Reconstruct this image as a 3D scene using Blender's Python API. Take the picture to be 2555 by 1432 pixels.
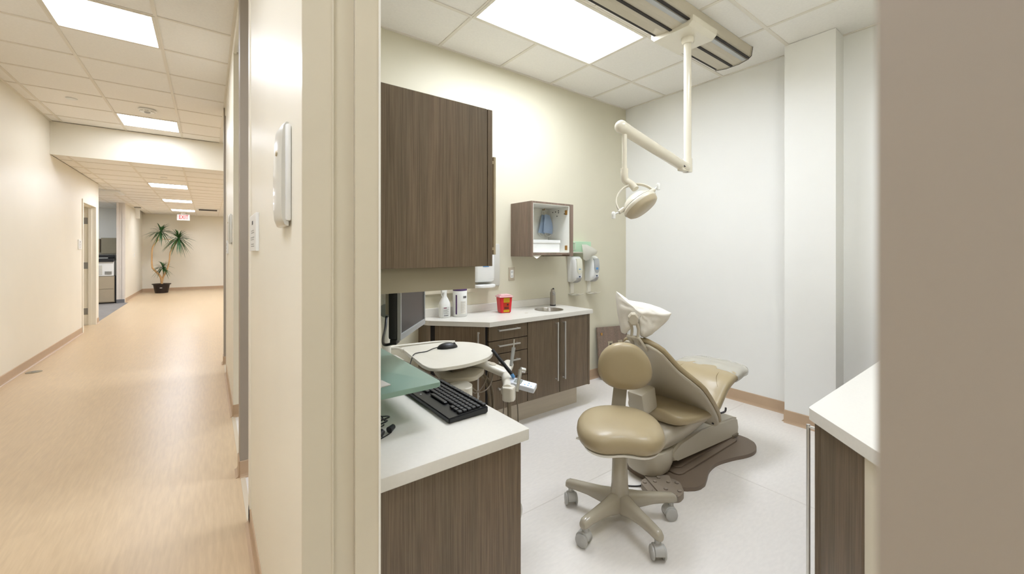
import bpy, bmesh, math, random
from mathutils import Vector, Matrix
random.seed(7)
PI = math.pi
for o in list(bpy.data.objects): bpy.data.objects.remove(o)
S = bpy.context.scene
C = S.collection

# ------------------------------------------------------------------ camera, world, exposure
EYE = 1.38
cam = bpy.data.cameras.new('camera')
cam.sensor_width = 36.0
cam.lens = 1006.0 * 36.0 / 2555.0
cam.shift_y = -88.0 / 2555.0
cam.clip_start = 0.02
cam.dof.use_dof = True
cam.dof.focus_distance = 2.6
cam.dof.aperture_fstop = 4.5
co = bpy.data.objects.new('camera', cam); C.objects.link(co)
co.location = (0, 0, EYE)
co.rotation_euler = (PI/2, 0, -math.radians(37.05))
S.camera = co
w = bpy.data.worlds.new('world'); S.world = w; w.use_nodes = True
w.node_tree.nodes['Background'].inputs[0].default_value = (1, .95, .88, 1)
w.node_tree.nodes['Background'].inputs[1].default_value = 0.02
S.view_settings.view_transform = 'Standard'
S.view_settings.look = 'None'
S.view_settings.exposure = 0.0
S.view_settings.gamma = 1.0
S.view_settings.use_curve_mapping = False
HALL_E, LOW_E, ROOM_E, COPY_E = 19.5, 35.0, 24.5, 30.0      # emission of the ceiling lamps
HALL_C, ROOM_C, COPY_C = (.945, 1.0, 1.12), (.93, 1.0, 1.12), (.93, 1.0, 1.1)

# ------------------------------------------------------------------ materials
def lin(c):
    return tuple(((v/255.0)/12.92 if v/255.0 <= .04045 else ((v/255.0+.055)/1.055)**2.4) for v in c) + (1,)
def mat(name, rgb, rough=.5, metal=0.0, spec=.5, bump=0.0, bscale=200, var=0.0, vscale=8, vstretch=(1,1,1), coat=0.0, trans=0.0, alpha=1.0, sss=0):
    m = bpy.data.materials.new(name); m.use_nodes = True
    nt = m.node_tree; n = nt.nodes; l = nt.links; b = n['Principled BSDF']
    col = lin(rgb)
    b.inputs['Base Color'].default_value = col
    b.inputs['Roughness'].default_value = rough
    b.inputs['Metallic'].default_value = metal
    b.inputs['Specular IOR Level'].default_value = spec
    b.inputs['Coat Weight'].default_value = coat
    b.inputs['Transmission Weight'].default_value = trans
    b.inputs['Alpha'].default_value = alpha
    tc = n.new('ShaderNodeTexCoord')
    if var >= 0:
        mp = n.new('ShaderNodeMapping'); mp.inputs['Scale'].default_value = vstretch
        nz = n.new('ShaderNodeTexNoise'); nz.inputs['Scale'].default_value = vscale; nz.inputs['Detail'].default_value = 4
        rp = n.new('ShaderNodeValToRGB')
        v = max(var, .012)
        rp.color_ramp.elements[0].position = .3; rp.color_ramp.elements[1].position = .7
        rp.color_ramp.elements[0].color = tuple(c*(1-v) for c in col[:3]) + (1,)
        rp.color_ramp.elements[1].color = tuple(min(1, c*(1+v)) for c in col[:3]) + (1,)
        l.new(tc.outputs['Object'], mp.inputs[0]); l.new(mp.outputs[0], nz.inputs['Vector'])
        l.new(nz.outputs['Fac'], rp.inputs[0]); l.new(rp.outputs[0], b.inputs['Base Color'])
    if bump > 0:
        nb = n.new('ShaderNodeTexNoise'); nb.inputs['Scale'].default_value = bscale; nb.inputs['Detail'].default_value = 3
        bp = n.new('ShaderNodeBump'); bp.inputs['Strength'].default_value = bump; bp.inputs['Distance'].default_value = .002
        l.new(tc.outputs['Object'], nb.inputs['Vector']); l.new(nb.outputs['Fac'], bp.inputs['Height'])
        l.new(bp.outputs[0], b.inputs['Normal'])
    return m
def emit(name, col, e):
    m = bpy.data.materials.new(name); m.use_nodes = True
    nt = m.node_tree; nt.nodes.remove(nt.nodes['Principled BSDF'])
    em = nt.nodes.new('ShaderNodeEmission'); em.inputs[0].default_value = tuple(col) + (1,); em.inputs[1].default_value = e
    nt.links.new(em.outputs[0], nt.nodes['Material Output'].inputs[0])
    return m
def wood(name, a, b_, c_, rough=.45):
    m = bpy.data.materials.new(name); m.use_nodes = True
    nt = m.node_tree; n = nt.nodes; l = nt.links; b = n['Principled BSDF']
    b.inputs['Roughness'].default_value = rough
    tc = n.new('ShaderNodeTexCoord')
    mp = n.new('ShaderNodeMapping'); mp.inputs['Scale'].default_value = (1, 1, .012)
    nz = n.new('ShaderNodeTexNoise'); nz.inputs['Scale'].default_value = 380; nz.inputs['Detail'].default_value = 5; nz.inputs['Roughness'].default_value = .65
    mp2 = n.new('ShaderNodeMapping'); mp2.inputs['Scale'].default_value = (1, 1, .03)
    nz2 = n.new('ShaderNodeTexNoise'); nz2.inputs['Scale'].default_value = 22; nz2.inputs['Detail'].default_value = 2
    r = n.new('ShaderNodeValToRGB'); e = r.color_ramp.elements
    e[0].position = .36; e[0].color = lin(a); e[1].position = .66; e[1].color = lin(c_)
    k = e.new(.5); k.color = lin(b_)
    mx = n.new('ShaderNodeMix'); mx.data_type = 'RGBA'; mx.blend_type = 'MULTIPLY'
    mx.inputs[0].default_value = 1
    r2 = n.new('ShaderNodeValToRGB'); r2.color_ramp.elements[0].color = (.86, .87, .84, 1); r2.color_ramp.elements[0].position = .35; r2.color_ramp.elements[1].position = .65; r2.color_ramp.elements[1].color = (1.08, 1.04, 1.02, 1)
    l.new(tc.outputs['Object'], mp.inputs[0]); l.new(mp.outputs[0], nz.inputs['Vector']); l.new(nz.outputs['Fac'], r.inputs[0])
    l.new(tc.outputs['Object'], mp2.inputs[0]); l.new(mp2.outputs[0], nz2.inputs['Vector']); l.new(nz2.outputs['Fac'], r2.inputs[0])
    l.new(r.outputs[0], mx.inputs[6]); l.new(r2.outputs[0], mx.inputs[7]); l.new(mx.outputs[2], b.inputs['Base Color'])
    return m
M = {}
M['cream'] = mat('cream_paint', (238,232,216), .42, var=.015, vscale=2, bump=.08, bscale=350)
M['trimcream'] = mat('cream_trim_paint', (216,206,184), .3, var=.01)
M['white_wall'] = mat('white_paint', (242,241,236), .55, var=.012, vscale=2, bump=.06, bscale=350)
M['taupe_wall'] = mat('sage_taupe_paint', (217,211,189), .55, var=.02, vscale=2, bump=.06, bscale=350)
M['accent'] = mat('grey_taupe_paint', (158,147,133), .55, var=.02, vscale=3, bump=.05, bscale=350)
M['cove'] = mat('tan_cove_base', (190,163,134), .45, var=.03)
M['greycove'] = mat('grey_cove_base', (110,110,112), .5, var=.03)
M['tile'] = mat('ceiling_tile', (245,242,236), .9, var=.02, vscale=60, bump=.25, bscale=260)
M['grid'] = mat('ceiling_grid_metal', (232,226,214), .5, var=.01)
M['steelgrey'] = mat('grey_painted_steel', (150,150,146), .35, metal=.6)
M['white'] = mat('white_plastic', (236,236,232), .32)
M['offwhite'] = mat('offwhite_plastic', (232,227,214), .3, coat=.2)
M['devgrey'] = mat('dental_grey_plastic', (196,187,168), .35, var=.01)
M['stoolgrey'] = mat('stool_base_plastic', (180,171,152), .22, coat=.3)
M['caster'] = mat('caster_grey', (188,186,180), .4)
M['uphol'] = mat('tan_vinyl_upholstery', (174,157,123), .38, bump=.12, bscale=500, var=.015, coat=.1)
M['baseplate'] = mat('brown_grey_base_cover', (124,108,92), .5, var=.03)
M['pedal'] = mat('pedal_grey', (150,137,122), .5, var=.03)
M['lampwhite'] = mat('lamp_enamel', (226,219,201), .25, coat=.3)
M['lampbeige'] = mat('lamp_lens_shield', (190,176,148), .35)
M['counter'] = mat('solid_surface_white', (224,220,211), .28, var=.015, vscale=90)
M['wood'] = wood('brown_grey_laminate', (93,78,61), (110,94,75), (127,110,90))
M['woodlight'] = wood('pale_brown_laminate', (112,94,80), (131,112,98), (150,131,117))
M['woodedge'] = mat('laminate_edge', (168,146,126), .5, var=.05, vscale=40)
M['toe'] = mat('brushed_toe_kick', (196,184,164), .4, metal=.25, var=.05, vscale=10, vstretch=(.3,.3,4))
M['gap'] = mat('dark_gap', (40,34,30), .7)
M['melamine'] = mat('white_melamine', (238,236,226), .5)
M['steel'] = mat('brushed_steel', (214,213,209), .34, metal=.75)
M['sinksteel'] = mat('sink_steel', (170,165,158), .28, metal=1)
M['black'] = mat('black_plastic', (26,26,28), .4)
M['keyblack'] = mat('key_black', (34,34,36), .45)
M['screen'] = mat('screen_glass', (58,52,52), .35)
M['silver'] = mat('silver_plastic', (178,180,180), .35, metal=.3)
M['glove'] = mat('green_box_card', (188,222,188), .6, var=.03)
M['tissue'] = mat('tissue_paper', (240,236,224), .8, bump=.2, bscale=60)
M['bag'] = mat('headrest_cover', (240,235,224), .6, bump=.15, bscale=40)
M['blue'] = mat('mask_blue', (206,224,246), .7, var=.03)
M['bluelab'] = mat('label_blue', (90,150,205), .5)
M['navy'] = mat('label_navy', (34,52,92), .5)
M['red'] = mat('sharps_red', (214,38,48), .35)
M['pink'] = mat('sharps_lid_pink', (240,190,192), .3, alpha=.9)
M['yellow'] = mat('label_yellow', (250,214,50), .5)
M['orange'] = mat('label_orange', (226,74,40), .5)
M['purple'] = mat('label_purple', (72,42,92), .5)
M['ink'] = mat('label_ink', (64,60,60), .6)
M['lightink'] = mat('label_light_ink', (176,174,172), .6)
M['olive'] = mat('olive_grey_laminate', (146,137,116), .5, var=.03, vscale=6)
M['leaf'] = mat('leaf_green', (44,84,36), .45, var=.25, vscale=12)
M['stem'] = mat('stem_tan', (196,156,106), .6, var=.12, vscale=30)
M['pot'] = mat('pot_brown_black', (36,26,24), .4)
M['soil'] = mat('potting_soil', (48,36,28), .9)
M['filebeige'] = mat('filing_beige', (176,162,138), .5)
M['exitred'] = emit('exit_red', (1.0, .10, .07), .9)
M['exitface'] = emit('exit_face', (1, .93, .9), 1.0)
M['hose'] = mat('hose_grey', (128,116,98), .45)
M['ctrl'] = mat('control_white_blue', (226,230,238), .3)
M['lcd'] = mat('lcd_grey_green', (120,126,116), .3)
M['gold'] = mat('connector_gold', (184,140,80), .35, metal=.8)
M['soap'] = mat('soap_cream', (226,224,204), .3)
M['clearplas'] = mat('clear_plastic_cover', (222,220,210), .22, trans=0, alpha=.55)
M['dispwhite'] = mat('dispenser_white_grey', (206,204,194), .3, coat=.2)
M['lightpanelframe'] = mat('light_frame_white', (226,220,206), .4)
def glassmat():
    m = mat('frosted_green_glass', (176,206,188), .3, var=.03, vscale=5)
    b = m.node_tree.nodes['Principled BSDF']; b.inputs['Transmission Weight'].default_value = .5; b.inputs['Roughness'].default_value = .38
    return m
M['glass'] = glassmat()
def floor_hall():
    m = bpy.data.materials.new('hall_wood_look_vinyl'); m.use_nodes = True
    nt = m.node_tree; n = nt.nodes; l = nt.links; b = n['Principled BSDF']
    b.inputs['Roughness'].default_value = .3
    tc = n.new('ShaderNodeTexCoord')
    mp = n.new('ShaderNodeMapping'); mp.inputs['Scale'].default_value = (1, .1, 1)
    nz = n.new('ShaderNodeTexNoise'); nz.inputs['Scale'].default_value = 60; nz.inputs['Detail'].default_value = 6
    r = n.new('ShaderNodeValToRGB'); e = r.color_ramp.elements
    e[0].position = .3; e[0].color = lin((204,178,142)); e[1].position = .72; e[1].color = lin((217,192,155))
    br = n.new('ShaderNodeTexBrick'); br.offset = .37
    br.inputs['Color1'].default_value = (1,1,1,1); br.inputs['Color2'].default_value = (.96,.955,.95,1); br.inputs['Mortar'].default_value = (.95,.94,.93,1)
    br.inputs['Scale'].default_value = 1; br.inputs['Mortar Size'].default_value = .0006; br.inputs['Brick Width'].default_value = 1.0; br.inputs['Row Height'].default_value = .11
    mp3 = n.new('ShaderNodeMapping'); mp3.inputs['Rotation'].default_value = (0,0,PI/2)
    mx = n.new('ShaderNodeMix'); mx.data_type = 'RGBA'; mx.blend_type = 'MULTIPLY'; mx.inputs[0].default_value = .8
    l.new(tc.outputs['Object'], mp.inputs[0]); l.new(mp.outputs[0], nz.inputs['Vector']); l.new(nz.outputs['Fac'], r.inputs[0])
    l.new(tc.outputs['Object'], mp3.inputs[0]); l.new(mp3.outputs[0], br.inputs['Vector'])
    l.new(r.outputs[0], mx.inputs[6]); l.new(br.outputs[0], mx.inputs[7]); l.new(mx.outputs[2], b.inputs['Base Color'])
    rr = n.new('ShaderNodeMapRange'); rr.inputs[3].default_value = .26; rr.inputs[4].default_value = .42
    l.new(nz.outputs['Fac'], rr.inputs[0]); l.new(rr.outputs[0], b.inputs['Roughness'])
    return m
M['hallfloor'] = floor_hall()
M['roomfloor'] = mat('room_pale_vinyl', (234,228,220), .36, var=.03, vscale=70, vstretch=(.35,1,1))
def carpet():
    m = mat('grey_striped_carpet', (138,133,128), .95, bump=.6, bscale=500, var=.3, vscale=14, vstretch=(.15,2,1)); return m
M['carpet'] = carpet()
M['hall_lamp'] = emit('hall_lamp_lens', HALL_C, HALL_E)
M['low_lamp'] = emit('low_hall_lamp_lens', HALL_C, LOW_E)
M['entry_lamp'] = emit('entry_lamp_lens', ROOM_C, ROOM_E*.55)
M['room_lamp'] = emit('room_lamp_lens', ROOM_C, ROOM_E)
M['copy_fill'] = emit('copy_fill_lens', COPY_C, COPY_E)

# ------------------------------------------------------------------ mesh helpers (all in world coordinates)
ORG = {}
def B(): return bmesh.new()
def V(*a): return Vector(a)
def box(bm, x0, x1, y0, y1, z0, z1, bev=0, seg=2, Mx=None):
    vs = [bm.verts.new((x, y, z)) for x in (x0, x1) for y in (y0, y1) for z in (z0, z1)]
    f = [bm.faces.new([vs[i] for i in q]) for q in ((0,1,3,2),(4,6,7,5),(0,4,5,1),(2,3,7,6),(0,2,6,4),(1,5,7,3))]
    geo = vs
    if bev:
        es = list({e for ff in f for e in ff.edges})
        r = bmesh.ops.bevel(bm, geom=es, offset=bev, segments=seg, profile=.5, affect='EDGES')
        geo = list({v for v in r['verts']} | {v for v in vs if v.is_valid})
    if Mx is not None:
        bmesh.ops.transform(bm, matrix=Mx, verts=geo)
    return geo
def obox(bm, c, sx, sy, sz, rot=0, bev=0, tilt=None):
    Mx = Matrix.Translation(Vector(c)) @ Matrix.Rotation(rot, 4, 'Z')
    if tilt: Mx = Mx @ tilt
    return box(bm, -sx/2, sx/2, -sy/2, sy/2, -sz/2, sz/2, bev, 2, Mx)
def frame_from(d):
    d = d.normalized(); a = V(0,0,1) if abs(d.z) < .9 else V(1,0,0)
    u = d.cross(a).normalized(); v = d.cross(u).normalized()
    return u, v
def rings(bm, rs, cap=True, closed=False):
    R = [[bm.verts.new(p) for p in r] for r in rs]
    n = len(R[0])
    for a, b in zip(R[:-1], R[1:]):
        for i in range(n): bm.faces.new((a[i], a[(i+1)%n], b[(i+1)%n], b[i]))
    if closed:
        a, b = R[-1], R[0]
        for i in range(n): bm.faces.new((a[i], a[(i+1)%n], b[(i+1)%n], b[i]))
    elif cap:
        bm.faces.new(R[0][::-1]); bm.faces.new(R[-1])
    return R
def smoothpath(pts, n=6):
    pts = [Vector(p) for p in pts]
    if len(pts) < 3: return pts
    out = []
    for i in range(len(pts)-1):
        p0 = pts[max(i-1,0)]; p1 = pts[i]; p2 = pts[i+1]; p3 = pts[min(i+2,len(pts)-1)]
        for k in range(n):
            t = k/n
            out.append(.5*((2*p1)+(-p0+p2)*t+(2*p0-5*p1+4*p2-p3)*t*t+(-p0+3*p1-3*p2+p3)*t**3))
    out.append(pts[-1]); return out
def tube(bm, pts, r, n=12, smooth=0, closed=False):
    pts = smoothpath(pts, smooth) if smooth else [Vector(p) for p in pts]
    m = len(pts); rs = []
    pu = None
    for i, p in enumerate(pts):
        if closed: d = pts[(i+1)%m]-pts[i-1]
        else: d = pts[min(i+1,m-1)]-pts[max(i-1,0)]
        if d.length < 1e-9: d = V(0,0,1)
        d.normalize()
        if pu is None: u, v = frame_from(d)
        else:
            u = pu - d*pu.dot(d)
            if u.length < 1e-6: u, v = frame_from(d)
            u.normalize(); v = d.cross(u)
        pu = u
        rad = r(i/(m-1)) if callable(r) else r
        rs.append([p+u*math.cos(2*PI*k/n)*rad+v*math.sin(2*PI*k/n)*rad for k in range(n)])
    rings(bm, rs, closed=closed)
def cyl(bm, a, b, r, r2=None, n=20):
    r2 = r if r2 is None else r2
    a = Vector(a); b = Vector(b); u, v = frame_from(b-a)
    rings(bm, [[p+u*math.cos(2*PI*k/n)*q+v*math.sin(2*PI*k/n)*q for k in range(n)] for p, q in ((a,r),(b,r2))])
def lathe(bm, prof, c, ax=(0,0,1), n=28):
    c = Vector(c); ax = Vector(ax).normalized(); u, v = frame_from(ax)
    rings(bm, [[c+ax*h+u*math.cos(2*PI*k/n)*max(r,1e-4)+v*math.sin(2*PI*k/n)*max(r,1e-4) for k in range(n)] for r, h in prof])
def prism(bm, poly, z0, z1, bev=0, Mx=None):
    a = [bm.verts.new((x, y, z0)) for x, y in poly]; b = [bm.verts.new((x, y, z1)) for x, y in poly]
    n = len(poly)
    bm.faces.new(a[::-1]); top = bm.faces.new(b)
    fs = [bm.faces.new((a[i], a[(i+1)%n], b[(i+1)%n], b[i])) for i in range(n)]
    geo = a+b
    if bev:
        es = list(top.edges) + [e for e in fs[0].edges if False]
        bot = [e for e in {e for f in fs for e in f.edges} if all(v in a for v in e.verts)]
        r = bmesh.ops.bevel(bm, geom=list(top.edges)+bot, offset=bev, segments=3, profile=.5, affect='EDGES')
        geo = list({v for v in r['verts']} | {v for v in geo if v.is_valid})
    if Mx is not None: bmesh.ops.transform(bm, matrix=Mx, verts=geo)
    return geo
def sphere(bm, c, rx, ry=None, rz=None, Mx=None, n=20):
    ry = ry or rx; rz = rz or rx
    m4 = Matrix.Translation(Vector(c)) @ (Mx or Matrix.Identity(4)) @ Matrix.Diagonal((rx, ry, rz, 1))
    bmesh.ops.create_uvsphere(bm, u_segments=n, v_segments=n//2+2, radius=1, matrix=m4)
def round_poly(pts, r=.02, n=5):
    out = []; m = len(pts)
    for i in range(m):
        p0 = Vector(pts[i-1]); p1 = Vector(pts[i]); p2 = Vector(pts[(i+1)%m])
        a = (p0-p1); b = (p2-p1); ra = min(r, a.length*.45, b.length*.45)
        a = p1+a.normalized()*ra; b = p1+b.normalized()*ra
        for k in range(n+1):
            t = k/n; q = a*(1-t)**2+p1*2*t*(1-t)+b*t*t; out.append((q.x, q.y))
    return out
def spline_poly(pts, n=6):
    m = len(pts); out = []
    P = [Vector(p) for p in pts]
    for i in range(m):
        p0, p1, p2, p3 = P[i-1], P[i], P[(i+1)%m], P[(i+2)%m]
        for k in range(n):
            t = k/n; q = .5*((2*p1)+(-p0+p2)*t+(2*p0-5*p1+4*p2-p3)*t*t+(-p0+3*p1-3*p2+p3)*t**3); out.append((q.x, q.y))
    return out
def thing(name, label, cat, loc, group=None):
    o = bpy.data.objects.new(name, None); C.objects.link(o); o.location = loc; o.empty_display_size = .05
    o['label'] = label; o['category'] = cat
    if group: o['group'] = group
    ORG[o.name] = Vector(loc); return o
def obj(name, bm, m, parent=None, smooth=None, label=None, sub=0, kind=None):
    org = ORG[parent.name] if parent is not None else V(0,0,0)
    if parent is None:
        xs = [v.co for v in bm.verts]
        if xs and kind is None:
            mn = [min(c[i] for c in xs) for i in range(3)]; mx = [max(c[i] for c in xs) for i in range(3)]
            org = V((mn[0]+mx[0])/2, (mn[1]+mx[1])/2, mn[2])
    bmesh.ops.recalc_face_normals(bm, faces=bm.faces)
    if org.length: bmesh.ops.translate(bm, vec=-org, verts=bm.verts)
    me = bpy.data.meshes.new(name); bm.to_mesh(me); bm.free()
    for x in (m if isinstance(m, (list, tuple)) else [m]): me.materials.append(M[x] if isinstance(x, str) else x)
    if smooth is not None:
        for p in me.polygons: p.use_smooth = True
        if smooth < 180: me.set_sharp_from_angle(angle=math.radians(smooth))
    o = bpy.data.objects.new(name, me); C.objects.link(o)
    if parent is not None: o.parent = parent; ORG[o.name] = org
    else: o.location = org; ORG[o.name] = org
    if label: o['label'] = label
    if kind: o['kind'] = kind
    if sub:
        md = o.modifiers.new('sub', 'SUBSURF'); md.levels = sub; md.render_levels = sub
    return o
def solo(name, bm, m, label, cat, group=None, smooth=None, sub=0):
    o = obj(name, bm, m, None, smooth, label, sub); o['category'] = cat
    if group: o['group'] = group
    return o
def struct(name, bm, m, parent=None):
    o = obj(name, bm, m, parent, kind='structure'); return o
def boxes(*bs, bev=0):
    bm = B()
    for b in bs: box(bm, *b, bev=bev)
    return bm

# ------------------------------------------------------------------ the setting
ROOMZ, HALLZ, LOWZ = 3.05, 3.15, 2.70
WX, IX = .172, .345            # corridor face and inner face of the wall between corridor and rooms
WY = 2.98                      # sage wall of the treatment room
RX = 3.93                      # far side wall of the treatment room
struct('floor', boxes((-1.72, WX, -4, 19, -.05, 0), (WX, 4.1, 6.2, 19, -.05, 0), (-1.82, -1.72, 15.05, 19, -.05, 0), (-2.9, -1.72, 9.7, 11.0, -.05, 0)), 'hallfloor')
struct('floor', boxes((WX, 4.1, -4, 6.2, -.05, 0)), 'roomfloor')
cp = B(); prism(cp, [(-1.72,11.16),(-1.72,14.9),(-1.79,15.05),(-1.94,15.0),(-1.94,17.3),(-5.2,17.3),(-5.2,10.9),(-3.0,10.9),(-2.9,11.1),(-1.9,11.1)], -.05, .002)
struct('floor', cp, 'carpet')
# seams of the sheet flooring in the room (welded joints, real thin strips)
struct('trim_5', boxes((WX, 4.0, 1.655, 1.660, 0, .0008), (2.6, 2.605, .1, 1.655, 0, .0008)), mat('floor_weld', (224,217,208), .5))
struct('trim_6', boxes((WX-.012, WX+.012, -4, 6.1, 0, .003)), mat('floor_joint_strip', (214,200,176), .4))

def ceiling(name, x0, x1, y0, y1, z, xs, ys, holes=(), t='tile'):
    bm = B()
    X = [x0]+sorted(x for x in xs if x0 < x < x1)+[x1]; Y = [y0]+sorted(y for y in ys if y0 < y < y1)+[y1]
    for i in range(len(X)-1):
        for j in range(len(Y)-1):
            cx, cy = (X[i]+X[i+1])/2, (Y[j]+Y[j+1])/2
            if any(h[0] < cx < h[1] and h[2] < cy < h[3] for h in holes): continue
            box(bm, X[i], X[i+1], Y[j], Y[j+1], z+.003, z+.02)
    g = struct(name, bm, t)
    bm = B()
    h = .012
    def clear(p, a, b, axis):
        segs = [(a, b)]
        for q in holes:
            lo, hi = (q[0], q[1]) if axis == 'y' else (q[2], q[3])
            s, e = (q[2], q[3]) if axis == 'y' else (q[0], q[1])
            if lo+.02 < p < hi-.02:
                new = []
                for u, v in segs:
                    if e <= u or s >= v: new.append((u, v))
                    else:
                        if s > u: new.append((u, s))
                        if e < v: new.append((e, v))
                segs = new
        return segs
    for x in X[1:-1]:
        for a, b in clear(x, y0, y1, 'y'): box(bm, x-h, x+h, a, b, z-.003, z+.01)
    for y in Y[1:-1]:
        for a, b in clear(y, x0, x1, 'x'): box(bm, a, b, y-h, y+h, z-.0026, z+.0096)
    for x in (x0+.01, x1-.01): box(bm, x-.01, x+.01, y0, y1, z-.004, z+.01)
    for y in (y0+.01, y1-.01): box(bm, x0, x1, y-.01, y+.01, z-.0036, z+.0096)
    o = struct('ceiling_grid', bm, 'grid', g)
    return g
hy = [4.655 + .62*k for k in range(-14, 6)]
lamps_hall = [(-.95, -.315, 4.035+3.10*k, 4.655+3.10*k) for k in (-2, -1, 0, 1)] + [(-.95, -.315, -.305, .315)]  # last one is an unseen extra, added to brighten the near jamb and wall
ceiling('ceiling', -1.70, WX, -4, 8.12, HALLZ, [-1.585, -.95, -.315], hy, lamps_hall)
up_fill = (.94, 1.56, 6.5, 7.1)  # unseen lamp added beside the corridor for more light before the beam
ceiling('ceiling', WX, 4.05, 6.2, 8.12, HALLZ, [.94, 1.56, 2.2, 2.9], hy, [up_fill])
ly = [8.52+.6*k for k in range(18)]
lamps_low = [(-.93, -.31, 10.32, 10.92), (-.93, -.31, 13.32, 13.92), (-.93, -.31, 16.32, 16.92)]
side_fill = [(.93, 1.55, 9.12, 9.72), (.93, 1.55, 12.12, 12.72), (.93, 1.55, 15.12, 15.72), (2.79, 3.41, 13.32, 13.92)]  # unseen lamps added off to the right to brighten the far corridor
ceiling('ceiling', -1.72, 4.05, 8.12, 18.8, LOWZ, [-1.55, -.93, -.31, .31, .93, 1.55, 2.17, 2.79, 3.41], ly, lamps_low+side_fill)
cpfill = (-3.3, -2.7, 12.72, 13.32)  # out of view, added to light the copy room
ceiling('ceiling', -5.2, -1.72, 10.9, 17.2, LOWZ, [-2.1, -2.7, -3.3, -3.9, -4.5], ly, [cpfill, (-3.9, -3.3, 15.12, 15.72)])  # second hole is for another unseen lamp, added against the dark back wall
rlamp = (1.50, 2.72, 1.86, 2.46); rlamp2 = (1.50, 2.72, .06, .66)
ceiling('ceiling', IX-.17, RX, .035, WY, ROOMZ, [.28, .89, 1.50, 2.11, 2.72, 3.33], [.06, .66, 1.26, 1.86, 2.46], [rlamp, rlamp2])
nlamp = (1.50, 2.72, 4.9, 5.5)
ceiling('ceiling', WX, RX, 3.10, 6.05, ROOMZ, [.28, .89, 1.50, 2.11, 2.72, 3.33], [3.7, 4.3, 4.9, 5.5], [nlamp])
# roof slab above, fascias, beam
struct('trim_1', boxes((WX-.001, WX+.021, -4, 6.2, ROOMZ-.012, HALLZ+.03)), 'cream')
struct('wall_beam', boxes((-1.72, 4.05, 8.10, 8.125, LOWZ-.002, HALLZ+.05)), 'cream')
# left wall with door opening 9.88..10.86 up to 2.22
struct('wall_left', boxes((-1.86, -1.70, -4, 9.88, 0, 3.2), (-1.86, -1.70, 10.88, 11.155, 0, 3.2), (-1.86, -1.70, 9.88, 10.88, 2.24, 3.2)), 'cream')
struct('wall_left', boxes((-1.95, -1.80, 15.14, 18.8, 0, 2.75)), 'cream')
struct('wall_left', boxes((-2.9,-2.75,9.7,11.0,0,2.75), (-2.9,-1.86,9.6,9.72,0,2.75), (-2.9,-1.86,11.0,11.1,0,2.75), (-2.9,-1.86,9.7,11.0,2.6,2.75)), 'cream')
struct('wall_far', boxes((-1.95, 4.1, 18.8, 18.95, 0, 2.75)), 'cream')
struct('wall_right', boxes((4.05, 4.2, 6.2, 18.8, 0, 3.2)), 'cream')
struct('wall_back', boxes((-1.8, .3, -4.1, -4, 0, 3.2)), 'cream')
struct('wall_right', boxes((WX, IX, -4, -1.45, 0, 3.2)), 'cream')
struct('wall_behind', boxes((WX, 4.0, -1.6, -1.45, 0, 3.2)), 'cream')
# copy room shell
for b in ((-5.2, -1.95, 17.2, 17.3, 0, 2.75), (-5.3, -5.2, 10.8, 17.3, 0, 2.75), (-5.2, -2.9, 10.8, 10.9, 0, 2.75)): struct('wall_copy_room', boxes(b), 'white_wall')
jb = boxes((-1.95, -1.79, 15.02, 15.14, 0, 2.72), (-1.95, -1.90, 15.0, 15.02, 0, 2.72), (-1.84, -1.79, 15.0, 15.02, 0, 2.72))
struct('trim_2', jb, mat('jamb_pinkish_white', (222,214,204), .4))
# walls between corridor and rooms: wall 1.02..2.45, wall 4.1..5.62, partitions
def hall_wall(y0, y1):
    bm = boxes((WX, .235, y0, y1, 0, 3.08), (.235, .287, y0+.012, y1, 0, 3.08), (.287, IX, y0, y1, 0, 3.08))
    return struct('wall_right', bm, 'cream')
hall_wall(1.02, 2.45); hall_wall(4.09, 5.62)
jt = B()
box(jt, .1705, .2350, 1.014, 1.0205, 0, 3.05); box(jt, .2865, .3465, 1.013, 1.0205, 0, 3.05, .001)
box(jt, .235, .2865, 1.024, 1.034, 0, 3.05); box(jt, .2335, .2375, 1.0125, 1.03, 0, 3.05, .001)
struct('trim_3', jt, 'trimcream')
struct('trim_3', boxes((.166, WX+.02, 2.385, 2.452, 0, 3.05), (.166, WX+.02, 5.56, 5.622, 0, 3.05), bev=.001), 'cream')
struct('trim_3', boxes((.3435, .3485, 1.011, 1.03, 0, 3.05)), mat('corner_bead_highlight', (246,242,232), .25))  # corner bead, its bright highlight painted as a near-white colour
def partition(y0, y1, x1=RX, nm='wall_partition'):
    struct(nm, boxes((.170, x1, y0, y1, 0, 3.08)), 'taupe_wall')
struct('wall_far', boxes((.170, RX+.1, WY, 3.10, 0, 3.08)), 'taupe_wall')
struct('wall_near', boxes((.170, RX+.1, -.09, .0325, 0, 3.08)), 'taupe_wall')
struct('wall_partition', boxes((.170, RX+.1, 6.07, 6.2, 0, 3.14)), 'taupe_wall')
# end panels of the partitions in the grey taupe accent (return faces)
struct('trim_4', boxes((.158, .70, WY-.012, WY, 0, 3.05), (.158, .170, WY, 3.10, 0, 3.05), (.158, .6, 6.05, 6.07, 0, 3.05), (.158, .170, 6.07, 6.2, 0, 3.14), (.158, .170, -.09, .0302, 0, 3.05)), 'accent')
struct('wall_side', boxes((RX, RX+.12, -.1, 6.2, 0, 3.08)), 'white_wall')
struct('wall_column', boxes((3.74, RX, .945, 1.28, 0, 3.05)), 'white_wall')
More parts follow.
